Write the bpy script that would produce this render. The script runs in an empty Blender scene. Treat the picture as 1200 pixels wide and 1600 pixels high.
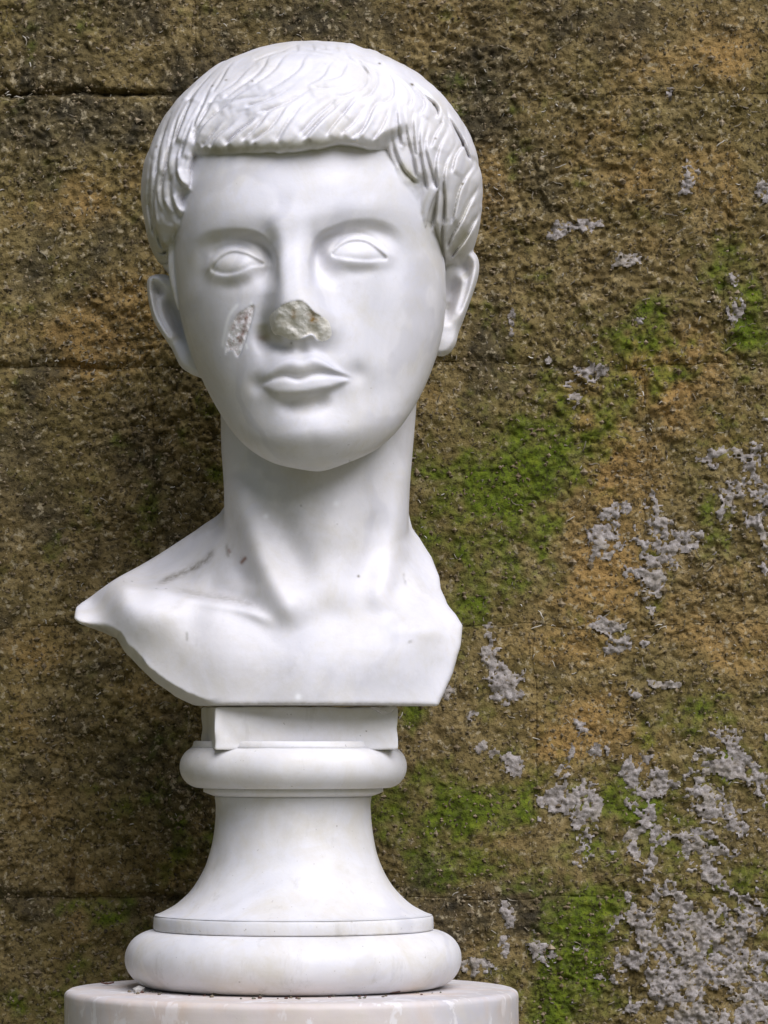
import bpy, math, random
import numpy as np

# ------------------------------------------------------------------ camera, sky, sun, exposure
scene = bpy.context.scene
col = scene.collection
D_CAM, F_PX, H_PX, CAM_Z = 2.6, 6500.0, 1130.0, 1.50      # distance to the bust, focal length, eye line, eye height

cam_d = bpy.data.cameras.new('camera')
cam_d.sensor_width = 36.0
cam_d.lens = 36.0 * F_PX / 1600.0
cam_d.shift_y = (H_PX - 800.0) / 1600.0
cam_d.clip_start, cam_d.clip_end = 0.05, 500.0
cam = bpy.data.objects.new('camera', cam_d)
cam.location = (0, -D_CAM, CAM_Z)
cam.rotation_euler = (math.radians(90), 0, 0)
col.objects.link(cam)
scene.camera = cam

SUN_EL, SUN_AZ = 46.0, 27.0        # azimuth: degrees to the right of the camera's back
world = bpy.data.worlds.new('World')
scene.world = world
world.use_nodes = True
wn = world.node_tree
wn.nodes.clear()
sky = wn.nodes.new('ShaderNodeTexSky')
sky.sky_type = 'NISHITA'
sky.sun_disc = False
sky.sun_elevation = math.radians(SUN_EL)
sky.sun_rotation = math.radians(180.0 - SUN_AZ)
sky.air_density, sky.dust_density, sky.ozone_density = 1.0, 2.5, 1.0
bg = wn.nodes.new('ShaderNodeBackground')
bg.inputs['Strength'].default_value = 0.05
wo = wn.nodes.new('ShaderNodeOutputWorld')
wn.links.new(sky.outputs[0], bg.inputs[0])
wn.links.new(bg.outputs[0], wo.inputs[0])

sun_d = bpy.data.lights.new('sun', 'SUN')
sun_d.energy = 5.0
sun_d.angle = math.radians(50)
sun_d.color = (0.92, 0.915, 1.0)
sun = bpy.data.objects.new('sun', sun_d)
e, a = math.radians(SUN_EL), math.radians(SUN_AZ)
sdir = (math.sin(a) * math.cos(e), -math.cos(a) * math.cos(e), math.sin(e))   # towards the sun
from mathutils import Vector
sun.rotation_euler = Vector(sdir).to_track_quat('Z', 'Y').to_euler()
sun.location = (1.5, -2.5, 4.0)
col.objects.link(sun)

vs = scene.view_settings
vs.view_transform = 'Standard'
vs.look = 'None'
vs.exposure = -0.20
vs.gamma = 1.0
vs.use_curve_mapping = False
scene.cycles.max_bounces = 8
scene.cycles.diffuse_bounces = 5
scene.cycles.use_denoising = True

random.seed(7)
rng = np.random.default_rng(7)
f32 = np.float32
VOX = 0.00068        # carving resolution of the bust, metres

# ------------------------------------------------------------------ measuring: picture units at a given depth
def sc_at(Y): return (D_CAM + Y) / F_PX
def PX(px, Y=0.0): return (px - 600.0) * sc_at(Y)
def PZ(py, Y=0.0): return -(py - H_PX) * sc_at(Y)          # height relative to the eye line

# ------------------------------------------------------------------ noise
def _hash(ix, iy, iz, seed):
    h = (ix.astype(np.int64) * 374761393 + iy.astype(np.int64) * 668265263 + iz.astype(np.int64) * 2147483647 + seed * 1274126177) & 0xffffffff
    h = ((h ^ (h >> 13)) * 1274126177) & 0xffffffff
    h = (h ^ (h >> 16)) & 0xffffff
    return (h / float(0xffffff)).astype(f32)

def noise2(x, y, seed=0):
    ix, iy = np.floor(x), np.floor(y)
    fx, fy = (x - ix).astype(f32), (y - iy).astype(f32)
    fx = fx * fx * (3 - 2 * fx); fy = fy * fy * (3 - 2 * fy)
    z = np.zeros_like(ix)
    a = _hash(ix, iy, z, seed); b = _hash(ix + 1, iy, z, seed)
    c = _hash(ix, iy + 1, z, seed); d = _hash(ix + 1, iy + 1, z, seed)
    return (a + (b - a) * fx) * (1 - fy) + (c + (d - c) * fx) * fy - 0.5

def fbm2(x, y, octs=4, seed=0, gain=0.5):
    s, amp = 0, 1.0
    for o in range(octs):
        s = s + amp * noise2(x * 2 ** o + 17.3 * o, y * 2 ** o - 9.1 * o, seed + o)
        amp *= gain
    return s

def noise3(x, y, z, seed=0):
    ix, iy, iz = np.floor(x), np.floor(y), np.floor(z)
    fx, fy, fz = [(v - i).astype(f32) for v, i in ((x, ix), (y, iy), (z, iz))]
    fx, fy, fz = [v * v * (3 - 2 * v) for v in (fx, fy, fz)]
    def lay(k):
        a = _hash(ix, iy, iz + k, seed); b = _hash(ix + 1, iy, iz + k, seed)
        c = _hash(ix, iy + 1, iz + k, seed); d = _hash(ix + 1, iy + 1, iz + k, seed)
        return (a + (b - a) * fx) * (1 - fy) + (c + (d - c) * fx) * fy
    return lay(0) * (1 - fz) + lay(1) * fz - 0.5

def sstep(a, b, x):
    t = np.clip((x - a) / (b - a), 0, 1)
    return t * t * (3 - 2 * t)

# ------------------------------------------------------------------ relief maps: height drawings on a plane, 1 cell = 1 picture unit at depth Yref
def catmull(pts, n=10):
    p = np.array(pts, float)
    p = np.vstack([2 * p[0] - p[1], p, 2 * p[-1] - p[-2]])
    out = []
    for i in range(1, len(p) - 2):
        t = np.linspace(0, 1, n, endpoint=False)[:, None]
        p0, p1, p2, p3 = p[i - 1], p[i], p[i + 1], p[i + 2]
        out.append(0.5 * ((2 * p1) + (-p0 + p2) * t + (2 * p0 - 5 * p1 + 4 * p2 - p3) * t ** 2 + (-p0 + 3 * p1 - 3 * p2 + p3) * t ** 3))
    out.append(p[-2][None])
    return np.vstack(out)

def seg_dist(gx, gy, c):
    """distance, signed side, arc parameter 0..1 from points to polyline c"""
    best = np.full(gx.shape, 1e9); side = np.zeros(gx.shape); tt = np.zeros(gx.shape)
    L = np.concatenate([[0], np.cumsum(np.hypot(*np.diff(c, axis=0).T))])
    tot = max(L[-1], 1e-6)
    for i in range(len(c) - 1):
        ax, ay = c[i]; bx, by = c[i + 1]
        dx, dy = bx - ax, by - ay
        l2 = dx * dx + dy * dy
        if l2 < 1e-9: continue
        u = np.clip(((gx - ax) * dx + (gy - ay) * dy) / l2, 0, 1)
        qx, qy = gx - ax - u * dx, gy - ay - u * dy
        d = np.hypot(qx, qy)
        m = d < best
        best = np.where(m, d, best)
        side = np.where(m, dx * (gy - ay) - dy * (gx - ax), side)
        tt = np.where(m, (L[i] + u * (L[i + 1] - L[i])) / tot, tt)
    return best, np.sign(side), tt

class PMap:
    def __init__(s, x0, y0, x1, y1, Y):
        s.x0, s.y0, s.x1, s.y1, s.Y = x0, y0, x1, y1, Y
        s.a = np.zeros((y1 - y0 + 1, x1 - x0 + 1), f32)
        s.gx, s.gy = np.meshgrid(np.arange(x0, x1 + 1, dtype=float), np.arange(y0, y1 + 1, dtype=float))
    def win(s, x0, y0, x1, y1):
        i0, i1 = max(int(y0) - s.y0, 0), min(int(y1) - s.y0 + 2, s.a.shape[0])
        j0, j1 = max(int(x0) - s.x0, 0), min(int(x1) - s.x0 + 2, s.a.shape[1])
        return slice(i0, i1), slice(j0, j1)
    def blob(s, cx, cy, sx, sy, amp, rot=0.0, p=2.0):
        r = 3.2 * max(sx, sy)
        w = s.win(cx - r, cy - r, cx + r, cy + r)
        dx, dy = s.gx[w] - cx, s.gy[w] - cy
        c, n = math.cos(math.radians(rot)), math.sin(math.radians(rot))
        u, v = dx * c + dy * n, -dx * n + dy * c
        q = np.sqrt((u / sx) ** 2 + (v / sy) ** 2)
        s.a[w] += amp * np.exp(-0.5 * q ** p)
    def stroke(s, pts, amp, w, kind='gauss', taper=0.25, n=8, bias=0.0):
        c = catmull(pts, n)
        r = 4.5 * w
        wd = s.win(c[:, 0].min() - r, c[:, 1].min() - r, c[:, 0].max() + r, c[:, 1].max() + r)
        d, side, t = seg_dist(s.gx[wd], s.gy[wd], c)
        k = np.exp(-0.5 * (d / w) ** 2) if kind == 'gauss' else np.exp(-d / w)
        if taper: k = k * sstep(0, taper, t) * sstep(0, taper, 1 - t)
        if bias: k = k * (1 + bias * side * np.minimum(d / w, 1))
        s.a[wd] += amp * k
    def poly(s, pts, smooth=True, n=6):
        """signed distance (negative inside) to closed polygon over the whole map"""
        p = np.array(list(pts) + [pts[0]], float)
        if smooth:
            q = np.array(pts, float)
            ext = np.vstack([q[-2:], q, q[:2]])
            cc = catmull(ext, n)
            p = cc[2 * n:(len(q) + 2) * n + 1]
        d, _, _ = seg_dist(s.gx, s.gy, p)
        ins = np.zeros(s.gx.shape, bool)
        for i in range(len(p) - 1):
            (ax, ay), (bx, by) = p[i], p[i + 1]
            if ay == by: continue
            c = (ay > s.gy) != (by > s.gy)
            ins ^= c & (s.gx < (bx - ax) * (s.gy - ay) / (by - ay) + ax)
        return np.where(ins, -d, d).astype(f32)
    def blur(s, r):
        k = np.exp(-0.5 * (np.arange(-int(3 * r) - 1, int(3 * r) + 2) / r) ** 2); k /= k.sum()
        h = len(k) // 2
        for ax in (0, 1):
            pad = [(0, 0), (0, 0)]; pad[ax] = (h, h)
            b = np.pad(s.a, pad, mode='edge')
            s.a = sum(k[i] * (b[i:i + s.a.shape[0]] if ax == 0 else b[:, i:i + s.a.shape[1]]) for i in range(len(k))).astype(f32)
    def sample(s, X, Z, arr=None):
        arr = s.a if arr is None else arr
        k = 1.0 / sc_at(s.Y)
        u = np.clip(X * k + (600.0 - s.x0), 0, arr.shape[1] - 1.001)
        v = np.clip(H_PX - Z * k - s.y0, 0, arr.shape[0] - 1.001)
        i, j = v.astype(np.int32), u.astype(np.int32)
        fv, fu = (v - i).astype(f32), (u - j).astype(f32)
        fl = arr.ravel(); W = arr.shape[1]; q = i * W + j
        a, b, c, d = fl[q], fl[q + 1], fl[q + W], fl[q + W + 1]
        a = a + (b - a) * fu
        c = c + (d - c) * fu
        return a + (c - a) * fv

# ================================================================== THE BUST
# ---- face relief (millimetres towards the viewer)
face = PMap(240, 200, 730, 780, -0.096)
g = face
def brow(curve, A, BS, xa, xb):
    c = catmull(curve, 10)
    d, side, t = seg_dist(g.gx, g.gy, c)
    d = d * side * BS
    inn = np.exp(-0.5 * ((g.gx - 460) / 62.0) ** 2)
    wdt = 7.5 + 9 * (1 - inn)
    prof = sstep(-0.45 * wdt, wdt, d) * np.exp(-0.5 * (np.maximum(d - wdt, 0) / 20.0) ** 2)
    A = A * (0.50 + 0.72 * inn)
    g.a -= (A * prof * sstep(xa, xb, g.gx) * (1 - sstep(418, 462, g.gy)) * (1 - sstep(120, 150, np.abs(g.gx - 462 - (20 if BS < 0 else -20))) * 0)).astype(f32)
brow([(225, 520), (262, 440), (288, 400), (301, 376), (318, 365.5), (343, 362), (375, 362.5), (400, 367), (419, 380), (431, 402), (435, 440), (435, 520)], 9.0, 1, 284, 335)
brow([(720, 500), (680, 430), (652, 396), (640, 377), (628, 363), (609, 351), (584, 346), (552, 348.5), (527, 356), (502, 367), (489, 385), (485, 412), (486, 440), (486, 520)], 8.5, -1, 652, 590)
# forehead
g.blob(385, 335, 40, 16, 1.3, -6); g.blob(545, 325, 45, 16, 1.2, -8)
g.blob(455, 300, 90, 35, 1.0)
g.blob(424, 394, 9, 20, -3.0); g.blob(491, 390, 8, 20, -3.0)
# cheekbones and cheeks
g.blob(330, 470, 36, 32, 1.8); g.blob(620, 455, 45, 38, 2.0)
g.blob(385, 480, 22, 30, 0.8)
# nose ridge
npts = catmull([(455, 325), (456, 360), (457, 400), (459, 443), (464, 478), (468, 502), (469, 534)], 10)
_cx = np.interp(g.gy, npts[:, 1], npts[:, 0])
nd = np.abs(g.gx - _cx); nt = np.clip((g.gy - 325) / 209.0, 0, 1)
tk = [0, .17, .37, .57, .72, .84, 1.0]
wv = np.interp(nt, tk, [40, 31, 27, 30, 37, 43, 46])
av = np.interp(nt, tk, [0, 5.0, 11.0, 18.0, 22.5, 23, 13])
_yy = g.gy[:, 0]; _k = np.exp(-0.5 * (np.arange(-27, 28) / 9.0) ** 2); _k /= _k.sum()
def _sm(v): return np.convolve(np.pad(v[:, 0], 27, mode='edge'), _k, 'valid')[:, None] * np.ones((1, v.shape[1]))
wv, av = _sm(wv), _sm(av)
rt = g.gx > _cx
pw = np.where(rt, 2.7, 3.8)
nose = av * np.exp(-np.power(nd / (wv * np.where(rt, 1.05, 0.98)), pw) * 0.69)
nose *= (1 - sstep(512, 556, g.gy))
nose = nose * (1 - sstep(85, 130, np.abs(g.gx - 464)))
g.a += nose.astype(f32)
# muzzle, chin
g.blob(474, 588, 62, 42, 5.0, -6)
g.blob(474, 548, 34, 18, 1.2)
g.blob(489, 688, 46, 28, 4.6, -7); g.blob(491, 697, 8, 16, -0.6, -8)
g.stroke([(428, 626), (450, 634), (475, 634), (500, 630), (522, 620)], -4.6, 9.0, taper=0.3)
# philtrum
g.stroke([(469, 534), (471, 556)], -0.9, 5.0, taper=0.15); g.stroke([(458, 536), (460, 556)], 0.6, 4.0, taper=0.2); g.stroke([(481, 534), (484, 553)], 0.6, 4.0, taper=0.2)
# lips
lx = g.gx
ytop = np.interp(lx, [400, 410, 430, 447, 460, 474, 484, 492, 505, 517, 530, 545, 556], [596, 586, 571, 562, 561.5, 565, 560, 558, 564, 572, 580, 587, 590])
ymid = np.interp(lx, [400, 410, 422, 434, 447, 457, 467, 478, 488, 507, 528, 549, 556], [601, 600, 594, 590, 588.5, 591, 594, 591, 587, 585, 588, 592, 592])
ybot = np.interp(lx, [400, 412, 420, 434, 450, 465, 482, 497, 517, 535, 549, 556], [602, 604, 612, 619, 621, 620, 618, 615, 609, 601, 594, 593])
def smooth1(m, r=2.0):
    k = np.exp(-0.5 * (np.arange(-6, 7) / r) ** 2); k /= k.sum()
    p = np.pad(m[0], 6, mode='edge')
    return np.broadcast_to(np.convolve(p, k, 'valid')[None], m.shape)
ytop, ymid, ybot = smooth1(ytop, 3), smooth1(ymid), smooth1(ybot, 3)
ex = np.clip(1 - np.abs((lx - 479) / 76.0) ** 2.6, 0, 1)
vu = (g.gy - ytop) / np.maximum(ymid - ytop, 2)
vl = (g.gy - ymid) / np.maximum(ybot - ymid, 2)
up = np.where(vu <= 1, 5.0 * sstep(-0.55, 0.35, vu) * (1 - 0.74 * sstep(0.30, 1.1, vu)), 0)
_v = np.clip(vl, 0, 1.25)
lo = 5.6 * (0.68 * sstep(-0.04, 0.30, vl) + 0.32 * sstep(0.15, 0.85, vl)) * (1 - sstep(0.84, 1.22, vl))
_lp = PMap(240, 200, 730, 780, -0.096); _lp.a = (ex * (up + lo)).astype(f32); _lp.blur(2.1)
g.a += _lp.a
g.stroke([(404, 602), (410, 600), (422, 594), (434, 590), (447, 588.5), (467, 594), (488, 587), (507, 585), (528, 588), (549, 592), (556, 589)], -1.6, 2.4, taper=0.12)
g.blob(402, 600, 10, 10, -3.6); g.blob(557, 583, 12, 12, -3.4)
lip_sd = np.maximum(np.maximum(ytop - g.gy, g.gy - ybot), np.abs(lx - 478) - 68)
# eyes
def eye(cx, cy, opening, crease, low, tilt):
    g.blob(cx, cy + 1, 36, 19, 4.6, tilt, p=2.6)
    sd = g.poly(opening)
    inside = sstep(1.4, -1.6, sd)
    dome = np.clip(1 - ((g.gx - cx) / 50) ** 2 - ((g.gy - cy) / 26) ** 2, 0, 1)
    lid = 2.0 * sstep(-1.8, 2.0, sd) * np.exp(-0.5 * (np.maximum(sd - 4, 0) / 6.5) ** 2)
    lid = lid * (1 - 0.42 * sstep(cy + 2, cy + 14, g.gy))
    g.a += (lid + inside * (dome * 2.2 - 1.7)).astype(f32)
    g.stroke(crease, -1.7, 2.4, taper=0.22)
    g.stroke(low, -0.8, 6.0, taper=0.3)
    return sd
eyeL = eye(370, 410, [(329, 417), (343, 401), (362, 393), (381, 396), (397, 403), (412, 412), (394, 417), (375, 425), (356, 428), (340, 425)],
           [(322, 408), (334, 391), (353, 382.5), (375, 382.5), (395, 391), (416, 409)], [(335, 441), (365, 447), (400, 438)], -6)
eyeR = eye(561, 391, [(519, 399), (533, 383), (552, 376), (571, 377), (587, 386), (604, 401), (588, 405), (574, 407), (549, 406)],
           [(510, 405), (523, 383), (540, 367), (559, 363), (581, 369), (600, 384), (611, 396)], [(530, 420), (562, 424), (595, 416)], -4)
g.blur(1.2)
# the broken nose: a rough slanting cut
brk = g.poly([(421, 498), (434, 487), (455, 478), (470, 477), (481, 482), (492, 495), (507, 500), (516, 509), (518, 528), (506, 536), (497, 534), (489, 525), (480, 528), (466, 535), (452, 533), (440, 527), (427, 522)], n=4)
bm = sstep(2.0, -2.0, brk)
cut = 21.5 - np.clip(g.gy - 480, 0, 80) * 0.20 - np.abs(g.gx - 463) * 0.055
cut = cut + 1.8 * fbm2(g.gx / 13.0, g.gy / 13.0, 4, 5) - 2.6 * np.exp(-0.5 * (((g.gx - 459) / 5) ** 2 + ((g.gy - 515) / 6) ** 2)) - 3.2 * np.exp(-0.5 * (((g.gx - 489) / 6) ** 2 + ((g.gy - 521) / 5) ** 2))
g.a = (g.a * (1 - bm) + np.minimum(g.a, cut) * bm).astype(f32)
g.blob(431, 537, 17, 9, -10.0, 22); g.blob(414, 525, 9, 19, -8.5)
# cheek chip
chip = g.poly([(397, 477), (388, 479), (372, 489), (360, 507), (353, 530), (350, 549), (362, 545), (371, 556), (380, 540), (390, 512), (396, 493)], n=4)
cm = sstep(1.5, -2.5, chip)
g.a -= (cm * (0.9 + 0.9 * fbm2(g.gx / 7.0, g.gy / 7.0, 3, 9))).astype(f32)
face.a = (face.a * 0.001).astype(f32)
_gy, _gx = np.gradient(face.a / sc_at(face.Y))
face_k = (1.0 / np.sqrt(1 + _gx ** 2 + _gy ** 2)).astype(f32)

# ---- face loft, tilted in its own frame
TH = math.radians(7.0)
OX, OZ = PX(480, -0.03), PZ(420, -0.03)
SF = sc_at(-0.03)
def to_ab(px, py):
    dx, dy = np.asarray(px) - 480.0, np.asarray(py) - 420.0
    return dx * math.cos(TH) - dy * math.sin(TH), dx * math.sin(TH) + dy * math.cos(TH)
cl = np.array([(300, 190), (290, 240), (280, 300), (272, 360), (269, 420), (276, 470), (287, 520), (301, 560), (321, 605), (346, 650), (372, 688), (400, 713), (436, 732), (460, 738.5), (482, 741.5)], float)
cr = np.array([(630, 190), (645, 240), (668, 300), (688, 360), (696, 420), (698, 470), (692, 520), (681, 560), (664, 605), (645, 642), (620, 679), (593, 706), (570, 719), (548, 729), (526, 736.5), (505, 740.5), (484, 742)], float)
MID = -17.0
bl = np.arange(-300, 360.1, 0.5)
def contour(c, sgn):
    A, B = to_ab(c[:, 0], c[:, 1])
    o = np.argsort(B)
    # interpolate half-width squared near the end for a round chin
    hw = np.maximum(sgn * (A[o] - MID), 0.5)
    h2 = np.interp(bl, B[o], hw ** 2, left=hw[0] ** 2, right=0.2)
    k = np.exp(-0.5 * (np.arange(-80, 81) / 26.0) ** 2); k /= k.sum()
    h2 = np.convolve(np.pad(h2, 80, mode='edge'), k, 'valid')
    return np.sqrt(np.maximum(h2, 0.1)) * SF
WL, WR = contour(cl, -1), contour(cr, 1)
def prof(bs, ys):
    v = np.interp(bl, bs, ys)
    k = np.exp(-0.5 * (np.arange(-40, 41) / 16.0) ** 2); k /= k.sum()
    return np.convolve(np.pad(v, 40, mode='edge'), k, 'valid')
YF = prof([-300, -220, -190, -100, -60, -20, 60, 130, 180, 215, 255, 285, 300, 312, 318, 325, 360], np.array([-80, -88, -92, -102, -104, -100, -99, -101, -102, -99, -101, -100, -99, -98, -97, -97, -97]) * .001)
YW = prof([-300, -100, 0, 100, 180, 240, 280, 312, 360], np.array([-15, -15, -15, -18, -26, -42, -56, -66, -68]) * .001)
YB = prof([-300, -100, 0, 100, 180, 240, 280, 312, 360], np.array([85, 85, 80, 55, 25, -5, -30, -52, -60]) * .001)
NF = prof([-300, -100, 0, 100, 200, 260, 312, 360], np.array([2.9, 2.7, 2.25, 2.10, 2.04, 2.0, 2.0, 2.0]))
CK = np.sqrt(np.clip(1 - (np.clip(bl - 262, 0, 64) / 60.5) ** 2, 0.0004, 1))
YW = YW - 0.004 * sstep(280, 316, bl)
YF = YW - (YW - YF) * CK; YB = YW + (YB - YW) * CK
CW = np.sqrt(np.clip(1 - (np.clip(bl - 300, 0, 40) / 23.0) ** 2, 0.0001, 1))
WL = np.maximum(WL * CW, 2e-4); WR = np.maximum(WR * CW, 2e-4)
LUT = np.stack([WL, WR, YF, YW, YB, NF]).astype(f32)
def f_face(X, Y, Z):
    d = face.sample(X, Z)
    Yp = Y + d * sstep(0.0, -0.03, Y)
    dx, dz = X - OX, Z - OZ
    A = (dx * math.cos(TH) + dz * math.sin(TH)) - MID * SF
    B = (dx * math.sin(TH) - dz * math.cos(TH)) / SF
    t = np.clip((B + 300) * 2, 0, len(bl) - 1.01)
    i = t.astype(np.int32); fr = (t - i).astype(f32)
    L = LUT[:, i] * (1 - fr) + LUT[:, i + 1] * fr
    w = np.where(A < 0, L[0], L[1])
    front = Yp < L[3]
    h = np.where(front, L[3] - L[2], L[4] - L[3])
    n = np.where(front, L[5], 2.0).astype(f32)
    u, v = np.abs(A) / w + 1e-6, np.abs(Yp - L[3]) / h + 1e-6
    un, vn = np.power(u, n), np.power(v, n)
    gg = np.power(un + vn, 1 / n)
    gr = np.sqrt((un / u / w) ** 2 + (vn / v / h) ** 2) * np.power(gg, 1 - n)
    dd = (gg - 1) / np.maximum(gr, 8.0) * np.where(Y < -0.02, face.sample(X, Z, face_k), 1.0)
    over = np.maximum(B - 328, 0) * SF + np.maximum(-260 - B, 0) * SF
    return np.where(over > 0, np.maximum(dd, 0) + over, dd)

# ---- hair: shell with combed locks
hair = PMap(200, 40, 780, 580, -0.066)
hm = hair
GROOVES = [
 # fringe
 [(543,183),(530,200),(517,218),(511,229)], [(562,192),(553,205),(540,218),(533,226)], [(579,188),(572,207),(560,222),(548,230)],
 [(533,172),(513,192),(493,213),(472,236)], [(523,170),(497,195),(480,215),(468,229)], [(470,182),(458,198),(447,215),(434,238)],
 [(447,182),(437,198),(422,217),(394,237)], [(403,190),(390,205),(375,217),(353,238)], [(585,175),(577,193),(568,213),(558,228)],
 [(603,195),(595,213),(582,232)], [(360,167),(327,192),(310,215),(304,232)], [(360,207),(340,223),(330,240)], [(393,203),(368,223),(354,238)],
 [(337,213),(317,237)], [(420,190),(405,210),(380,234)], [(500,205),(487,222),(478,234)], [(556,165),(545,180),(535,196)],
 # forelock layers
 [(480,153),(463,165),(445,175),(425,183),(403,189)], [(450,150),(430,162),(405,172),(383,177)], [(355,168),(377,163),(408,160)],
 [(473,97),(470,108),(460,120),(440,137),(418,149)], [(513,107),(508,120),(497,132),(478,143)], [(538,110),(533,122),(523,128),(503,134)],
 [(487,145),(503,148),(527,147),(549,142)], [(417,90),(413,103),(400,120),(380,135)], [(438,95),(432,108),(418,123),(398,138)],
 [(427,82),(463,80),(505,85),(530,97),(546,112)], [(525,69),(547,88),(578,100),(600,108)], [(547,90),(563,102),(577,117),(582,135)],
 [(577,97),(588,113),(590,132),(580,153),(558,168)], [(563,95),(572,110),(573,130),(566,146)], [(593,100),(610,118),(615,140),(610,160),(585,173)],
 [(615,117),(630,127),(642,142),(643,160),(637,174)], [(647,135),(662,150),(663,165),(654,182)], [(663,142),(680,157),(685,170),(679,184)],
 [(600,104),(627,113),(650,127),(677,148),(693,173),(710,203)], [(470,66),(490,74),(520,80)], [(440,74),(420,80),(395,92)],
 [(395,140),(370,155),(340,180)], [(405,118),(375,140),(350,160)], [(560,150),(540,160),(520,162)],
 # right side
 [(612,220),(617,240),(625,260),(635,275),(655,290)], [(632,183),(636,215),(645,250),(652,285)], [(657,198),(655,227),(660,262),(668,300)],
 [(668,205),(664,232),(672,262),(680,290)], [(697,205),(686,232),(680,260),(683,300)], [(710,228),(698,252),(693,280),(695,310),(695,350)],
 [(740,250),(727,273),(718,293),(712,318),(706,348)], [(749,280),(735,308),(722,337),(708,360),(699,384)], [(748,325),(732,355),(717,377),(703,395)],
 [(682,312),(678,338),(670,362)], [(673,300),(663,322),(658,346)], [(680,347),(687,372),(695,400)], [(692,350),(693,375),(697,398)],
 [(725,215),(712,240),(705,270)], [(703,175),(722,205),(738,240)], [(690,190),(680,210),(672,235)], [(620,185),(622,205),(628,235)], [(645,190),(646,220),(650,250)],
 # left side
 [(353,100),(343,125),(332,145)], [(332,125),(325,140),(317,163),(307,187),(302,206)], [(305,137),(293,158),(285,177),(277,203),(271,228)],
 [(340,147),(323,177),(310,200),(302,220)], [(382,113),(365,133),(338,150)], [(258,180),(250,205),(245,228),(242,270)], [(274,180),(266,215),(260,245),(261,268)],
 [(243,233),(240,272),(235,313),(239,350)], [(230,255),(227,305),(235,358)], [(265,235),(252,280),(252,310),(262,332)],
 [(275,255),(265,293),(272,323),(283,342)], [(274,255),(276,275),(283,289),(296,299)], [(250,380),(265,372),(278,356)], [(256,392),(272,381),(281,367)],
 [(290,170),(281,195),(270,220)], [(320,112),(305,130),(290,150)], [(240,350),(246,370),(258,385)], [(268,395),(264,430),(270,465)], [(297,200),(288,225),(282,250)],
]
NOFLOW = {26, 27, 35, 36}
for r_i in (19, 23): GROOVES[r_i] = GROOVES[r_i][::-1]
fp_, ft_ = [], []
for i, c in enumerate(GROOVES):
    if i in NOFLOW: continue
    cc = catmull(c, 5)
    t_ = np.gradient(cc, axis=0); t_ /= np.maximum(np.linalg.norm(t_, axis=1)[:, None], 1e-6)
    fp_.append(cc); ft_.append(t_)
fp_, ft_ = np.vstack(fp_), np.vstack(ft_)
def flow(p):
    w = 1.0 / (((fp_ - p) ** 2).sum(1) + 160.0) ** 1.5
    v = (ft_ * w[:, None]).sum(0)
    return v / max(np.linalg.norm(v), 1e-6)
R3 = np.random.default_rng(12)
LOCKS = []
for i, c in enumerate(GROOVES):                     # a lock lying along each measured parting
    if i in NOFLOW: continue
    cc = catmull(c, 4)
    tn = np.gradient(cc, axis=0); tn /= np.maximum(np.linalg.norm(tn, axis=1)[:, None], 1e-6)
    n_ = np.stack([-tn[:, 1], tn[:, 0]], 1)
    for sg in (1, -1):
        W = R3.uniform(11.0, 14.5)
        LOCKS.append((cc + n_ * sg * W * 0.92, W, R3.uniform(0.85, 1.15), 0.10))
NG = len(LOCKS)
seeds = [np.array((x + R3.uniform(-7, 7), y + R3.uniform(-7, 7))) for y in range(60, 480, 17) for x in range(215, 770, 17)]
for p in seeds:
    if ((p[0] - 487) / 272) ** 2 + ((p[1] - 300) / 242) ** 2 > 1.0: continue
    if 305 < p[0] < 600 and p[1] > 236: continue
    L = R3.uniform(130, 200); pts = [p]
    q = p.copy()
    for k in range(12):
        q = q + flow(q) * L / 12
        pts.append(q.copy())
    LOCKS.append((np.array(pts), R3.uniform(9, 12.0), R3.uniform(0.22, 0.40), R3.uniform(0, .2)))
lockh = np.zeros(hm.gx.shape)
calm = 0.48 + 0.52 * np.clip(sstep(130, 190, hm.gy) + sstep(640, 700, hm.gx) + sstep(330, 280, hm.gx), 0, 1)
for pts, W, am, rnd in LOCKS[:NG]:
    r = W + 3
    wd = hm.win(pts[:, 0].min() - r, pts[:, 1].min() - r, pts[:, 0].max() + r, pts[:, 1].max() + r)
    if lockh[wd].size == 0: continue
    d, sd_, t = seg_dist(hm.gx[wd], hm.gy[wd], pts)
    w_ = W * np.clip(0.55 + 0.9 * t, 0, 1) * np.sqrt(np.clip((1.0 - t) / 0.6, 0, 1))
    q = d / np.maximum(w_, 0.4)
    h_ = am * (0.15 + 0.85 * np.clip(t * 1.25, 0, 1)) * np.clip(1 - q ** 2, 0, 1) ** 0.6
    lockh[wd] = np.maximum(lockh[wd], h_)
# combed strands: noise drawn out along the flow of the hair
gq = 6
qx, qy = np.meshgrid(np.arange(hm.x0, hm.x1 + gq + 1, gq, dtype=float), np.arange(hm.y0, hm.y1 + gq + 1, gq, dtype=float))
qf = np.stack([qx.ravel(), qy.ravel()], 1)
dq = ((qf[:, None, :] - fp_[None]) ** 2).sum(-1)
wq = 1.0 / (dq + 160.0) ** 1.5
fv = (wq[:, :, None] * ft_[None]).sum(1)
fv = (fv / np.maximum(np.linalg.norm(fv, axis=1)[:, None], 1e-6)).reshape(qx.shape + (2,)).astype(f32)
def bil(a, u, v):
    u = np.clip(u, 0, a.shape[1] - 1.001); v = np.clip(v, 0, a.shape[0] - 1.001)
    j_, i_ = u.astype(np.int32), v.astype(np.int32)
    fu, fw = (u - j_), (v - i_)
    if a.ndim == 3: fu, fw = fu[..., None], fw[..., None]
    return (a[i_, j_] * (1 - fu) + a[i_, j_ + 1] * fu) * (1 - fw) + (a[i_ + 1, j_] * (1 - fu) + a[i_ + 1, j_ + 1] * fu) * fw
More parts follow.
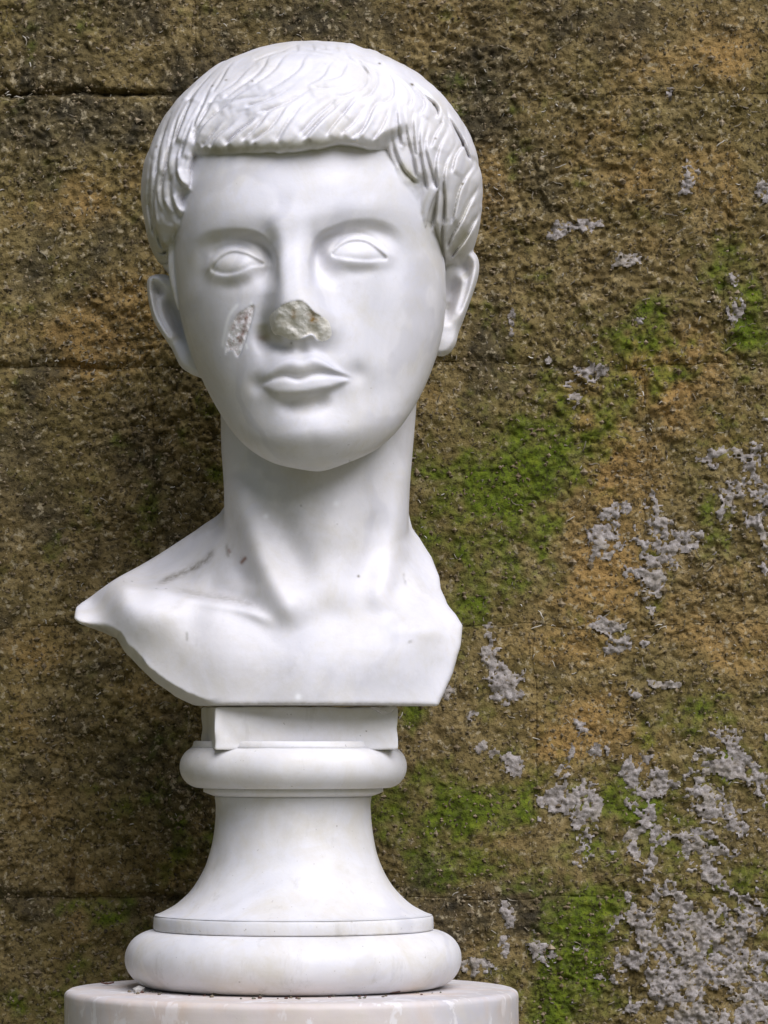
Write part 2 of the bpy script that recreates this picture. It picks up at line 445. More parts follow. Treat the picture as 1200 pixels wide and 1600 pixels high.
def drawn_out(sig, L, seed):
    nz_ = PMap(hm.x0, hm.y0, hm.x1, hm.y1, 0.0)
    nz_.a = np.random.default_rng(seed).normal(0, 1, hm.gx.shape).astype(f32)
    nz_.blur(sig)
    acc = nz_.a.copy(); n_ = 1
    st = 2.5
    for sg in (1, -1):
        u, v = (hm.gx - hm.x0).astype(f32), (hm.gy - hm.y0).astype(f32)
        for k in range(int(L / st)):
            f_ = bil(fv, u / gq, v / gq)
            u, v = u + sg * st * f_[..., 0], v + sg * st * f_[..., 1]
            acc = acc + bil(nz_.a, u, v); n_ += 1
    acc = acc / n_
    return acc / acc.std()
lickA, lickB = drawn_out(6.8, 70, 1), drawn_out(2.0, 45, 2)
strand = np.sqrt(np.clip(np.abs(lickA) / 1.6, 0, 1))
hm.a += (calm * (0.9 * (strand - 0.55) + 0.28 * np.clip(lickA, -2, 2) + 0.14 * np.clip(lickB, -2, 2) + 0.35 * (lockh - 0.3))).astype(f32)
GROOVES += [[(462,56),(465,76)], [(485,54),(491,74)], [(522,56),(530,76)], [(588,76),(600,98)], [(640,106),(650,128)], [(505,60),(509,72)]]
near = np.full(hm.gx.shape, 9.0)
shing = np.zeros(hm.gx.shape)
for i, c in enumerate(GROOVES):
    c = [np.array(p_, float) for p_ in c]
    if i not in NOFLOW and i < len(GROOVES) - 6:            # draw the parting out towards its root
        p_ = c[0].copy(); pre = []
        for k in range(3):
            p_ = p_ - flow(p_) * 9.0; pre.insert(0, p_.copy())
        c = pre + c
    cc = catmull(c, 6)
    r = 46
    wd = hm.win(cc[:, 0].min() - r, cc[:, 1].min() - r, cc[:, 0].max() + r, cc[:, 1].max() + r)
    d, sd_, t = seg_dist(hm.gx[wd], hm.gy[wd], cc)
    en = sstep(0, 0.55, t) * sstep(0, 0.10, 1 - t)
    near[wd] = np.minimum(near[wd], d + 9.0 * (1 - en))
    over = sd_ < 0
    if i in NOFLOW or i >= len(GROOVES) - 6: en = en * (0.25 if i == 35 else 0.5)
    shing[wd] += en * np.where(over, 1.15 * np.exp(-d / 15.0) * sstep(0, 3.2, d), -0.85 * np.exp(-d / 8.0))
    shing[wd] -= en * 0.9 * np.exp(-0.5 * (d / 2.0) ** 2)
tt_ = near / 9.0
hm.a += (calm * 1.45 * np.clip(shing, -3.0, 2.8)).astype(f32)
# deep hollows between the temple curls
hm.blob(291, 308, 6, 8, -5); hm.blob(289, 345, 5, 6, -3); hm.blob(645, 297, 10, 8, -1.5, 40)
hm.stroke([(276, 262), (282, 284), (293, 294), (303, 294)], 1.8, 4.5, taper=0.2)
hm.stroke([(268, 302), (275, 322), (288, 337)], 1.6, 4.0, taper=0.2)
hm.stroke([(256, 306), (262, 322), (274, 333)], 1.4, 3.5, taper=0.2)
# hair thins out over the temples
hm.stroke([(600, 215), (628, 262), (658, 318), (676, 372), (690, 430), (694, 480)], -9.0, 24, taper=0.06)
hm.stroke([(284, 350), (276, 390), (270, 470)], -4.5, 20, taper=0.15)
hm.a += (0.7 * fbm2(hm.gx / 38, hm.gy / 38, 2, 3)).astype(f32)
# fringe stands proud
hm.stroke([(300, 215), (380, 218), (470, 212), (540, 205), (600, 205)], 1.4, 18, taper=0.1)
hm.blur(0.7)
hop = PMap(180, 40, 800, 600, -0.086)
open_sd = hop.poly([(303, 238), (345, 243), (400, 243), (440, 243), (475, 240), (500, 236), (530, 230), (548, 231), (575, 234), (594, 233), (604, 231), (613, 254), (626, 284), (647, 310), (650, 326), (657, 346), (673, 378), (681, 402), (684, 430), (690, 474),
                   (705, 480), (790, 478), (800, 700), (500, 760), (180, 700), (190, 480), (262, 478), (275, 474), (278, 455), (280, 420), (284, 380), (286, 352), (291, 339), (289, 320), (285, 312), (286, 304), (295, 301), (305, 297), (298, 287), (297, 264)], smooth=False)
open_sd = (open_sd + 2.4 * noise2(hop.gx / 11.0 + hop.gy / 16.0, hop.gy / 60.0, 4) * (hop.gy < 262)).astype(f32)
hair.a = (hm.a * 0.001).astype(f32)
open_m = (open_sd * sc_at(-0.086)).astype(f32)
HX, HZ, HY = PX(487, 0.0), PZ(300, 0.0), 0.010
TUBES = []
def tube(pts, r0, r1, y0, y1, mid=1.0):
    c = catmull(pts, 5); n = len(c); t = np.linspace(0, 1, n)
    yy = y0 + (y1 - y0) * t
    P = np.stack([PX(c[:, 0], -0.06), yy, PZ(c[:, 1], -0.06)], -1)
    R = (r0 + (r1 - r0) * t ** 1.6) * (1 + 0.35 * np.sin(np.pi * t)) * 0.0004
    TUBES.append((P, R, P.min(0) - 0.012, P.max(0) + 0.012))
tube([(279, 236), (274, 252), (275, 270), (283, 287), (294, 296), (306, 295)], 7, 2.2, -0.060, -0.066)
tube([(264, 290), (266, 306), (273, 322), (282, 333), (292, 339)], 6.5, 1.8, -0.055, -0.058)
tube([(252, 298), (254, 312), (261, 325), (275, 335)], 5.5, 1.6, -0.050, -0.053)
tube([(676, 300), (667, 318), (663, 336), (664, 352)], 6, 2.0, -0.068, -0.062)
tube([(272, 352), (268, 385), (267, 420), (272, 455), (275, 474)], 6.5, 2.2, -0.040, -0.030)
tube([(687, 388), (690, 415), (689, 440), (686, 470)], 6, 2.0, -0.030, -0.026)
def f_hair(X, Y, Z):
    dx, dy, dz = (X - HX), (Y - HY), (Z - HZ)
    rx = 0.1068
    rz = np.where(dz > 0, 0.0945, 0.104).astype(f32)
    ry = np.where(dy < 0, 0.1195, 0.115).astype(f32)
    q = np.sqrt((dx / rx) ** 2 + (dy / ry) ** 2 + (dz / rz) ** 2) + 1e-6
    gr = np.sqrt((dx / rx ** 2) ** 2 + (dy / ry ** 2) ** 2 + (dz / rz ** 2) ** 2) / q
    d = (q - 1) / np.maximum(gr, 6.0)
    d = d - hair.sample(X, Z)
    cutv = np.maximum(hop.sample(X, Z, open_m), Y - 0.008)
    d = smax(d, -cutv, 0.0080)
    for P, R, lo_, hi_ in TUBES:
        m = (X > lo_[0]) & (X < hi_[0]) & (Y > lo_[1]) & (Y < hi_[1]) & (Z > lo_[2]) & (Z < hi_[2])
        if not m.any(): continue
        q = np.stack([X[m], Y[m], Z[m]], -1)
        b = np.full(len(q), 1.0)
        for k in range(len(P) - 1):
            v = P[k + 1] - P[k]
            t = np.clip(((q - P[k]) @ v) / (v @ v), 0, 1)
            b = np.minimum(b, np.linalg.norm(q - P[k] - t[:, None] * v, axis=1) - (R[k] + t * (R[k + 1] - R[k])))
        d = d.copy()
        d[m] = smin(d[m], b.astype(f32), 0.0035)
    return d

# ---- ears
def ear_map(x0, y0, x1, y1, Yr, outline, plane, strokes, blobs):
    m = PMap(x0, y0, x1, y1, Yr)
    for pts, am, w in strokes: m.stroke(pts, am * 1.35, w, taper=0.15)
    for b in blobs: m.blob(b[0], b[1], b[2], b[3], b[4] * (1.7 if b[4] < 0 else 1.1), *b[5:])
    sd = m.poly(outline)
    m.a -= (4.5 * np.clip(1 + sd / 7.0, 0, 1) ** 2).astype(f32)
    m.blur(0.9)
    depth = (plane(m.gx, m.gy) - m.a * 0.001).astype(f32)
    return m, (sd * sc_at(Yr)).astype(f32), depth
earR = ear_map(640, 360, 780, 590, 0.0,
    [(668, 470), (680, 425), (694, 405), (712, 391), (730, 388), (743, 394), (749, 408), (748, 428), (741, 452), (733, 475), (724, 500), (717, 518), (712, 537), (702, 551), (688, 556), (678, 551), (668, 530)],
    lambda x, y: 0.001 * (-8 + (x - 690) * 0.20 + (y - 470) * 0.02),
    [([(694, 452), (699, 432), (710, 409), (727, 399), (739, 407), (741, 428), (734, 455), (725, 480), (715, 503), (706, 516)], 3.8, 5.0),
     ([(724, 428), (721, 450), (716, 474), (708, 496), (700, 508)], 2.6, 5.5), ([(730, 415), (730, 440), (723, 470), (714, 492)], -2.2, 3.0)],
    [(727, 416, 8, 7, -4.0), (702, 462, 10, 17, -6.5, 20), (697, 484, 7, 11, -6.0), (709, 447, 9, 12, -3.0, 30), (697, 531, 14, 15, 3.0), (685, 486, 5, 9, 3.5), (700, 510, 8, 6, 2.0)])
earL = ear_map(205, 400, 340, 610, 0.0,
    [(228, 441), (232, 431), (243, 427), (258, 428), (275, 440), (295, 470), (318, 540), (325, 590), (308, 589), (294, 582), (281, 571), (270, 548), (257, 528), (243, 507), (235, 487), (230, 462)],
    lambda x, y: 0.001 * (-6 + (272 - x) * 0.20 - (y - 500) * 0.015),
    [([(266, 462), (256, 447), (244, 436), (235, 440), (236, 462), (241, 485), (250, 506), (262, 527), (274, 545)], 3.6, 4.5),
     ([(249, 462), (254, 490), (265, 515), (276, 535)], 2.4, 5.0), ([(243, 462), (248, 488), (258, 510), (270, 532)], -2.2, 2.8)],
    [(247, 452, 7, 7, -4.5), (268, 482, 10, 18, -6.5, -25), (280, 508, 8, 16, -5.0, -25), (292, 562, 14, 15, 2.8)])
def f_ear(E, X, Y, Z):
    m, sd, dep = E
    s = m.sample(X, Z, sd); y0 = m.sample(X, Z, dep)
    u = smax(y0 - Y, Y - y0 - 0.011, 0.004)
    return smax(s, u, 0.003)

def smin(a, b, k):
    h = np.clip(0.5 + 0.5 * (b - a) / k, 0, 1)
    return b + (a - b) * h - k * h * (1 - h)
def smax(a, b, k): return -smin(-a, -b, k)

# ---- neck and chest
body = PMap(80, 600, 780, 1140, -0.04)
bd = body
# tendons of the neck, hollow of the throat, collar bones (mm)
bd.stroke([(362, 730), (378, 800), (405, 870), (438, 930), (474, 988)], 8.5, 18, taper=0.18)
bd.stroke([(642, 700), (632, 780), (618, 860), (598, 925), (578, 965)], 7.0, 15, taper=0.18)
bd.stroke([(425, 770), (455, 850), (490, 930)], -4.5, 18, taper=0.3)
bd.stroke([(588, 790), (575, 860), (553, 930)], -3.2, 15, taper=0.3)
bd.blob(530, 785, 26, 34, 3.0); bd.blob(520, 835, 18, 16, 1.4)
bd.blob(522, 965, 24, 18, -2.5)
bd.stroke([(362, 790), (360, 830), (372, 880), (400, 930)], -4.8, 13, taper=0.25)
bd.stroke([(352, 790), (338, 840), (322, 868), (285, 892)], 2.2, 9, taper=0.25)
bd.stroke([(340, 860), (300, 888), (250, 904), (190, 908)], -3.4, 8, taper=0.3)
bd.stroke([(160, 925), (195, 917), (240, 921), (300, 936), (380, 952), (440, 982)], 4.2, 7, taper=0.2)
bd.stroke([(240, 905), (300, 917), (370, 934), (425, 955)], -4.2, 10, taper=0.3)
bd.stroke([(634, 850), (622, 900), (608, 950)], -2.4, 11, taper=0.3)
bd.stroke([(598, 962), (640, 958), (680, 955), (712, 972)], -1.8, 9, taper=0.25)
bd.stroke([(590, 985), (640, 982), (700, 990)], 1.8, 12, taper=0.25)
bd.blob(330, 1010, 60, 30, 1.2); bd.blob(560, 1030, 60, 30, 1.0)
bd.a += (0.35 * fbm2(bd.gx / 45, bd.gy / 45, 3, 21)).astype(f32)
body.a *= 0.001
outl = [(360, 700), (346, 780), (336, 794), (300, 821), (250, 853), (200, 886), (150, 920), (121, 940), (114, 947), (114, 963), (122, 970), (152, 981), (180, 993), (192, 1012), (215, 1036), (240, 1060), (275, 1085), (308, 1100), (335, 1104), (420, 1103.5), (560, 1103.5), (684, 1104),
        (697, 1076), (708, 1050), (720, 1008), (724, 976), (713, 958), (700, 941), (690, 917), (688, 897), (676, 864), (656, 833), (641, 818), (636, 780), (620, 700)]
chest_sd = bd.poly(outl, smooth=False)
chest_sd = chest_sd - 4.0 * sstep(360, 300, bd.gx)
chest_sd = ((chest_sd + 1.6 * fbm2(bd.gx / 26, bd.gy / 22, 3, 33) * sstep(880, 960, bd.gy) * (bd.gy < 1095)) * sc_at(-0.02)).astype(f32)
ctrl = np.array([
 (330,1103,-60),(410,1103,-66),(490,1103,-70),(590,1103,-64),(684,1103,-50),(260,1073,-50),(200,1020,-38),(150,980,-22),(120,955,-10),
 (250,1010,-48),(350,1040,-62),(480,1050,-69),(600,1045,-63),(690,1040,-46),(720,985,-30),(300,970,-50),(400,1000,-60),(490,1010,-64),(600,1000,-60),(670,985,-48),
 (195,920,-26),(290,937,-42),(380,953,-50),(440,980,-57),(490,990,-59),(560,975,-56),(620,965,-50),(680,962,-38),
 (245,926,-34),(335,944,-46),(160,925,-8),(220,903,4),(250,900,0),(290,905,-8),(330,918,-22),(310,890,-4),(350,890,-14),(330,840,12),(200,889,18),(300,822,36),(130,940,8),(340,795,36),(670,870,10),(655,900,-14),(690,920,-8),(645,822,30),(640,850,4),(420,900,-40),(560,900,-40),(450,800,0),(550,800,0)], float)
def tps(P, V, q, reg=2.0):
    def K(r2): return r2 * np.log(r2 + 1e-9) * 0.5
    n = len(P)
    M = np.zeros((n + 3, n + 3))
    d2 = ((P[:, None] - P[None]) ** 2).sum(-1) / 1e4
    M[:n, :n] = K(d2) + np.eye(n) * reg * 1e-3
    M[:n, n] = 1; M[:n, n + 1:] = P / 100.0
    M[n:, :n] = M[:n, n:].T
    w = np.linalg.solve(M, np.concatenate([V, np.zeros(3)]))
    out = w[n] + q @ (w[n + 1:] / 100.0)
    for i in range(n):
        out += w[i] * K(((q - P[i]) ** 2).sum(-1) / 1e4)
    return out
cq = np.stack([bd.gx[::6, ::6].ravel(), bd.gy[::6, ::6].ravel()], 1)
cv = tps(ctrl[:, :2], ctrl[:, 2], cq).reshape(bd.gx[::6, ::6].shape)
def upsample(a, shape):
    yi = np.linspace(0, a.shape[0] - 1, shape[0]) if False else np.minimum(np.arange(shape[0]) / 6.0, a.shape[0] - 1.001)
    xi = np.minimum(np.arange(shape[1]) / 6.0, a.shape[1] - 1.001)
    i, j = yi.astype(int), xi.astype(int)
    fy, fx = (yi - i)[:, None], (xi - j)[None]
    return (a[i][:, j] * (1 - fy) + a[i + 1][:, j] * fy) * (1 - fx) + (a[i][:, j + 1] * (1 - fy) + a[i + 1][:, j + 1] * fy) * fx
chest_y = (upsample(cv, bd.gx.shape) * 0.001).astype(f32)
np.clip(chest_y, -0.080, 0.045, out=chest_y)
_cm = PMap(80, 600, 780, 1140, -0.04); _cm.a = chest_y; _cm.blur(5.0); chest_y = _cm.a.copy()
_bw = 14.0 + 6.0 * fbm2(bd.gx / 30, bd.gy / 30, 3, 61)
chest_y += (sstep(352, 290, bd.gx) * sstep(966, 995, bd.gy) * 0.016 * np.clip(1 + chest_sd / sc_at(-0.02) / np.maximum(_bw, 5), 0, 1) ** 1.2).astype(f32)
NPY = np.array([560, 640, 700, 760, 820, 880, 940, 1000, 1060], float)
NXL = np.array([345, 345, 346, 351, 351, 349, 362, 385, 420], float)
NXR = np.array([655, 650, 645, 640, 638, 637, 622, 600, 560], float)
NYF = np.array([-45, -46, -47, -47, -48, -50, -54, -56, -50], float) * .001
NYB = np.array([85, 82, 80, 78, 76, 72, 66, 60, 50], float) * .001
nz = -(NPY - H_PX) * sc_at(0.0)
nzl = np.linspace(nz[-1], nz[0], 400)
def nlut(v): 
    r = np.interp(nzl, nz[::-1], v[::-1]); k = np.exp(-0.5 * (np.arange(-30, 31) / 14.0) ** 2); k /= k.sum()
    return np.convolve(np.pad(r, 30, mode='edge'), k, 'valid').astype(f32)
NLUT = np.stack([nlut((NXL - 600) * sc_at(0.02)), nlut((NXR - 600) * sc_at(0.02)), nlut(NYF), nlut(NYB)])
def f_body(X, Y, Z):
    d = body.sample(X, Z) * sstep(0.03, -0.01, Y)
    Yp = Y + d
    t = np.clip((Z - nzl[0]) / (nzl[-1] - nzl[0]) * 399, 0, 398.99)
    i = t.astype(np.int32); fr = (t - i).astype(f32)
    L = NLUT[:, i] * (1 - fr) + NLUT[:, i + 1] * fr
    cx, hw = (L[0] + L[1]) * 0.5, (L[1] - L[0]) * 0.5
    cy, hy = (L[2] + L[3]) * 0.5, (L[3] - L[2]) * 0.5
    u, v = (X - cx) / hw, (Yp - cy) / hy
    q = np.sqrt(u * u + v * v) + 1e-6
    gr = np.sqrt((u / hw) ** 2 + (v / hy) ** 2) / q
    nk = (q - 1) / np.maximum(gr, 8.0)
    nk = smax(nk, Z - nz[0], 0.01); nk = smax(nk, nz[-1] - Z, 0.01)
    s = body.sample(X, Z, chest_sd); y0 = body.sample(X, Z, chest_y)
    yb = 0.072
    sl = smax((y0 - Yp) * 0.75, Y - yb, 0.008)
    ch = smax(s, sl, 0.0035)
    ch = smax(ch, -(Z - PZ(1103.5, -0.05)), 0.0015)
    bust = smin(nk, ch, 0.014)
    return smax(bust, -(Z - PZ(1103.5, -0.05)), 0.001)

ZSPLIT_H, ZSPLIT_B = PZ(770, -0.05), PZ(560, 0.0)
def f_all(X, Y, Z):
    zmin, zmax = Z.min(), Z.max()
    out = None
    if zmax > ZSPLIT_H:
        fa = f_face(X, Y, Z)
        out = smin(fa, f_hair(X, Y, Z), 0.0012)
        out = smin(out, f_ear(earR, X, Y, Z), 0.002)
        out = smin(out, f_ear(earL, X, Y, Z), 0.002)
    if zmin < ZSPLIT_B:
        fb = f_body(X, Y, Z)
        out = fb if out is None else smin(out, fb, 0.007)
    return out

# ---- surface extraction: sparse surface nets
def carve(lo, hi, vox, nb=8):
    lo, hi = np.array(lo), np.array(hi)
    bs = nb * vox
    N = np.ceil((hi - lo) / bs).astype(int)
    bi = np.stack(np.meshgrid(*[np.arange(n) for n in N], indexing='ij'), -1).reshape(-1, 3)
    o9 = np.array([(x, y, z) for x in (.17, .5, .83) for y in (.17, .5, .83) for z in (.17, .5, .83)])
    keep = []
    for zi in range(N[2]):
        b = bi[bi[:, 2] == zi]
        p = (lo + (b[:, None, :] + o9[None]) * bs).astype(f32)
        v = f_all(p[..., 0].ravel(), p[..., 1].ravel(), p[..., 2].ravel()).reshape(len(b), -1)
        mn, mx = v.min(1), v.max(1)
        keep.append(b[(np.abs(v).min(1) < bs * 0.62) | ((mn < 0) & (mx > 0))])
    blocks = np.vstack(keep)
    G = N * nb + 2
    off = np.arange(nb + 1)
    ox, oy, oz = np.meshgrid(off, off, off, indexing='ij')
    keys, verts, edges = [], [], []
    order = np.argsort(blocks[:, 2], kind='stable')
    blocks = blocks[order]
    CH = 700
    for c0 in range(0, len(blocks), CH):
        b = blocks[c0:c0 + CH] * nb
        I = (b[:, 0, None, None, None] + ox, b[:, 1, None, None, None] + oy, b[:, 2, None, None, None] + oz)
        P = [(lo[k] + I[k] * vox).astype(f32) for k in range(3)]
        v = f_all(P[0].ravel(), P[1].ravel(), P[2].ravel()).reshape(I[0].shape)
        c8 = [v[:, x:nb + x, y:nb + y, z:nb + z] for x in (0, 1) for y in (0, 1) for z in (0, 1)]
        neg = sum((c < 0).astype(np.int8) for c in c8)
        act = (neg > 0) & (neg < 8)
        w = np.nonzero(act)
        if len(w[0]) == 0: continue
        C = np.stack([c[w] for c in c8], 1)
        cnr = np.array([(x, y, z) for x in (0, 1) for y in (0, 1) for z in (0, 1)], float)
        acc = np.zeros((len(C), 3)); cnt = np.zeros(len(C))
        for i in range(8):
            for j in range(i + 1, 8):
                if np.abs(cnr[i] - cnr[j]).sum() != 1: continue
                x = (C[:, i] < 0) != (C[:, j] < 0)
                t = C[:, i] / np.where(x, C[:, i] - C[:, j], 1)
                acc += np.where(x[:, None], cnr[i] + t[:, None] * (cnr[j] - cnr[i]), 0); cnt += x
        pos = acc / cnt[:, None]
        gi = np.stack([b[w[0], k] + w[k + 1] for k in range(3)], 1).astype(np.int64)
        key = (gi[:, 0] * G[1] + gi[:, 1]) * G[2] + gi[:, 2]
        keys.append(key); verts.append(lo + (gi + pos) * vox)
        s0 = C[:, 0] < 0
        for ax, idx in ((0, 4), (1, 2), (2, 1)):
            x = s0 != (C[:, idx] < 0)
            edges.append((np.full(x.sum(), ax), gi[x], s0[x]))
    keys = np.concatenate(keys); verts = np.vstack(verts)
    o = np.argsort(keys); keys, verts = keys[o], verts[o]
    quads = []
    for ax in range(3):
        gi = np.vstack([e[1] for e in edges if len(e[0]) and e[0][0] == ax]); s0 = np.concatenate([e[2] for e in edges if len(e[0]) and e[0][0] == ax])
        d1 = np.zeros(3, np.int64); d2 = np.zeros(3, np.int64)
        d1[(ax + 1) % 3] = 1; d2[(ax + 2) % 3] = 1
        q = []; ok = np.ones(len(gi), bool)
        for dd in (0 * d1, d1, d1 + d2, d2):
            h = gi - dd
            k = (h[:, 0] * G[1] + h[:, 1]) * G[2] + h[:, 2]
            p = np.clip(np.searchsorted(keys, k), 0, len(keys) - 1)
            ok &= keys[p] == k
            q.append(p)
        q = np.stack(q, 1)
        q = np.where(s0[:, None], q, q[:, ::-1])
        quads.append(q[ok])
    return verts, np.vstack(quads)

# ------------------------------------------------------------------ mesh helpers
def mesh_np(name, V, F, normals=None, attrs=None, smooth=True):
    V = np.ascontiguousarray(V, f32); F = np.ascontiguousarray(F, np.int32)
    me = bpy.data.meshes.new(name)
    k = F.shape[1]
    me.vertices.add(len(V)); me.loops.add(F.size); me.polygons.add(len(F))
    me.vertices.foreach_set('co', V.ravel())
    me.loops.foreach_set('vertex_index', F.ravel())
    me.polygons.foreach_set('loop_start', np.arange(0, F.size, k, dtype=np.int32))
    me.polygons.foreach_set('use_smooth', np.full(len(F), smooth))
    for n, v in (attrs or {}).items():
        at = me.attributes.new(n, 'FLOAT', 'POINT')
        at.data.foreach_set('value', np.ascontiguousarray(v, f32))
    me.update(calc_edges=True)
    if normals is not None:
        me.normals_split_custom_set_from_vertices(np.ascontiguousarray(normals, f32))
    return me

def link(name, me, parent=None, mat=None, loc=None):
    o = bpy.data.objects.new(name, me)
    col.objects.link(o)
    if mat is not None:
        if me.materials: me.materials[0] = mat
        else: me.materials.append(mat)
    if parent is not None: o.parent = parent
    if loc is not None: o.location = loc
    return o

def thing(name, label, cat, loc, group=None):
    o = bpy.data.objects.new(name, None)
    o.empty_display_size = 0.05
    o.location = loc
    col.objects.link(o)
    o['label'] = label; o['category'] = cat
    if group: o['group'] = group
    return o

def vnormals(V, F):
    a, b, c, d = V[F[:, 0]], V[F[:, 1]], V[F[:, 2]], V[F[:, 3]]
    n = np.cross(c - a, d - b)
    N = np.zeros_like(V)
    for i in range(4):
        for k in range(3): N[:, k] += np.bincount(F[:, i], n[:, k], len(V))
    return N / np.maximum(np.linalg.norm(N, axis=1)[:, None], 1e-12)

# ------------------------------------------------------------------ materials
def mat_new(name):
    m = bpy.data.materials.new(name)
    m.use_nodes = True
    nt = m.node_tree
    nt.nodes.clear()
    out = nt.nodes.new('ShaderNodeOutputMaterial')
    b = nt.nodes.new('ShaderNodeBsdfPrincipled')
    nt.links.new(b.outputs[0], out.inputs[0])
    return m, nt, b
def nd(nt, t, **kw):
    n = nt.nodes.new(t)
    for k, v in kw.items():
        if k.startswith('i_'):
            n.inputs[int(k[2:]) if k[2:].isdigit() else k[2:]].default_value = v
        else: setattr(n, k, v)
    return n
def coords(nt):
    g_ = nt.nodes.new('ShaderNodeNewGeometry')
    return g_.outputs['Position']
def tex_noise(nt, vec, scale, detail=4, rough=0.55, dist=0.0):
    n = nd(nt, 'ShaderNodeTexNoise')
    n.inputs['Scale'].default_value = scale; n.inputs['Detail'].default_value = detail
    n.inputs['Roughness'].default_value = rough; n.inputs['Distortion'].default_value = dist
    nt.links.new(vec, n.inputs['Vector'])
    return n.outputs[0]
def ramp(nt, fac, stops):
    r = nd(nt, 'ShaderNodeValToRGB')
    el = r.color_ramp.elements
    while len(el) < len(stops): el.new(0.5)
    for e_, (p, c) in zip(el, stops):
        e_.position = p; e_.color = (*c, 1) if not isinstance(c, (int, float)) else (c, c, c, 1)
    nt.links.new(fac, r.inputs[0])
    return r.outputs[0]
def mix(nt, fac, a, b, mode='MIX'):
    m = nd(nt, 'ShaderNodeMix', data_type='RGBA', blend_type=mode)
    for s, v in ((0, fac), (6, a), (7, b)):
        if isinstance(v, (int, float)): m.inputs[s].default_value = v
        elif isinstance(v, tuple): m.inputs[s].default_value = (*v, 1)
        else: nt.links.new(v, m.inputs[s])
    return m.outputs[2]
def mathn(nt, op, a, b=0.0):
    m = nd(nt, 'ShaderNodeMath', operation=op)
    for i, v in enumerate((a, b)):
        if isinstance(v, (int, float)): m.inputs[i].default_value = v
        else: nt.links.new(v, m.inputs[i])
    return m.outputs[0]
def attr(nt, name):
    n = nd(nt, 'ShaderNodeAttribute', attribute_name=name)
    return n.outputs['Fac']
def bump(nt, h, dist, strength=1.0, prev=None):
    b = nd(nt, 'ShaderNodeBump')
    b.inputs['Strength'].default_value = strength; b.inputs['Distance'].default_value = dist
    nt.links.new(h, b.inputs['Height'])
    if prev is not None: nt.links.new(prev, b.inputs['Normal'])
    return b.outputs[0]

def marble(name, base=(0.745, 0.735, 0.76), dark=(0.55, 0.55, 0.58), stain=False, warm=0.0, rough=0.48):
    m, nt, b = mat_new(name)
    v = coords(nt)
    n1 = tex_noise(nt, v, 14, 5, 0.6, 0.6)
    c = mix(nt, ramp(nt, n1, [(0.38, 0.0), (0.70, 0.75)]), base, dark)
    n2 = tex_noise(nt, v, 45, 4, 0.6)
    c = mix(nt, ramp(nt, n2, [(0.50, 0.0), (0.80, 0.30)]), c, (0.72, 0.69, 0.60))
    n3 = tex_noise(nt, v, 260, 2, 0.5)
    c = mix(nt, ramp(nt, n3, [(0.76, 0.0), (0.80, 0.4)]), c, (0.30, 0.28, 0.25))
    wv_ = nd(nt, 'ShaderNodeTexWave'); wv_.inputs['Scale'].default_value = 5.0; wv_.inputs['Distortion'].default_value = 16.0; wv_.inputs['Detail'].default_value = 4.0; wv_.inputs['Detail Scale'].default_value = 1.6
    nt.links.new(v, wv_.inputs['Vector'])
    c = mix(nt, mathn(nt, 'MULTIPLY', ramp(nt, wv_.outputs['Fac'], [(0.80, 0.0), (0.97, 0.42)]), ramp(nt, tex_noise(nt, v, 9, 3, 0.5), [(0.45, 0.0), (0.62, 1.0)])), c, (0.50, 0.50, 0.55))
    n4 = tex_noise(nt, v, 5, 3, 0.5)
    c = mix(nt, ramp(nt, n4, [(0.45, 0.0), (0.75, 0.35 + warm)]), c, (0.74, 0.70, 0.64) if not warm else (0.66, 0.52, 0.42))
    c = mix(nt, ramp(nt, tex_noise(nt, v, 28, 6, 0.72, 0.6), [(0.47, 0.0), (0.74, 0.50)]), c, (0.58, 0.54, 0.43))
    c = mix(nt, ramp(nt, tex_noise(nt, v, 110, 5, 0.75), [(0.56, 0.0), (0.72, 0.22)]), c, (0.50, 0.48, 0.44))
    if stain:
        s = attr(nt, 'stain')
        sn = tex_noise(nt, v, 240, 3, 0.6)
        sf = mathn(nt, 'MULTIPLY', s, ramp(nt, sn, [(0.30, 0.25), (0.62, 1.0)]))
        c = mix(nt, sf, c, (0.17, 0.15, 0.11))
        c = mix(nt, attr(nt, 'rust'), c, (0.22, 0.10, 0.06))
        c = mix(nt, attr(nt, 'fresh'), c, (0.86, 0.86, 0.87))
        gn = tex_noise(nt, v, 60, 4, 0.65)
        c = mix(nt, mathn(nt, 'MULTIPLY', attr(nt, 'algae_shade'), ramp(nt, gn, [(0.25, 0.4), (0.7, 1.0)])), c, (0.30, 0.28, 0.13))  # olive growth, and shade painted into hollows as colour
    nt.links.new(c, b.inputs['Base Color'])
    b.inputs['Roughness'].default_value = rough
    b.inputs['Specular IOR Level'].default_value = 0.28
    b.inputs['Subsurface Weight'].default_value = 0.35
    b.inputs['Subsurface Radius'].default_value = (1.0, 0.9, 0.75)
    b.inputs['Subsurface Scale'].default_value = 0.005
    h = bump(nt, tex_noise(nt, v, 500, 3, 0.6), 0.0002, 0.35)
    h = bump(nt, tex_noise(nt, v, 70, 3, 0.5), 0.0008, 0.25, h)
    nt.links.new(h, b.inputs['Normal'])
    return m
M_BUST = marble('bust_marble', stain=True)
M_SOCLE = marble('socle_marble', (0.755, 0.745, 0.75), (0.60, 0.60, 0.63))
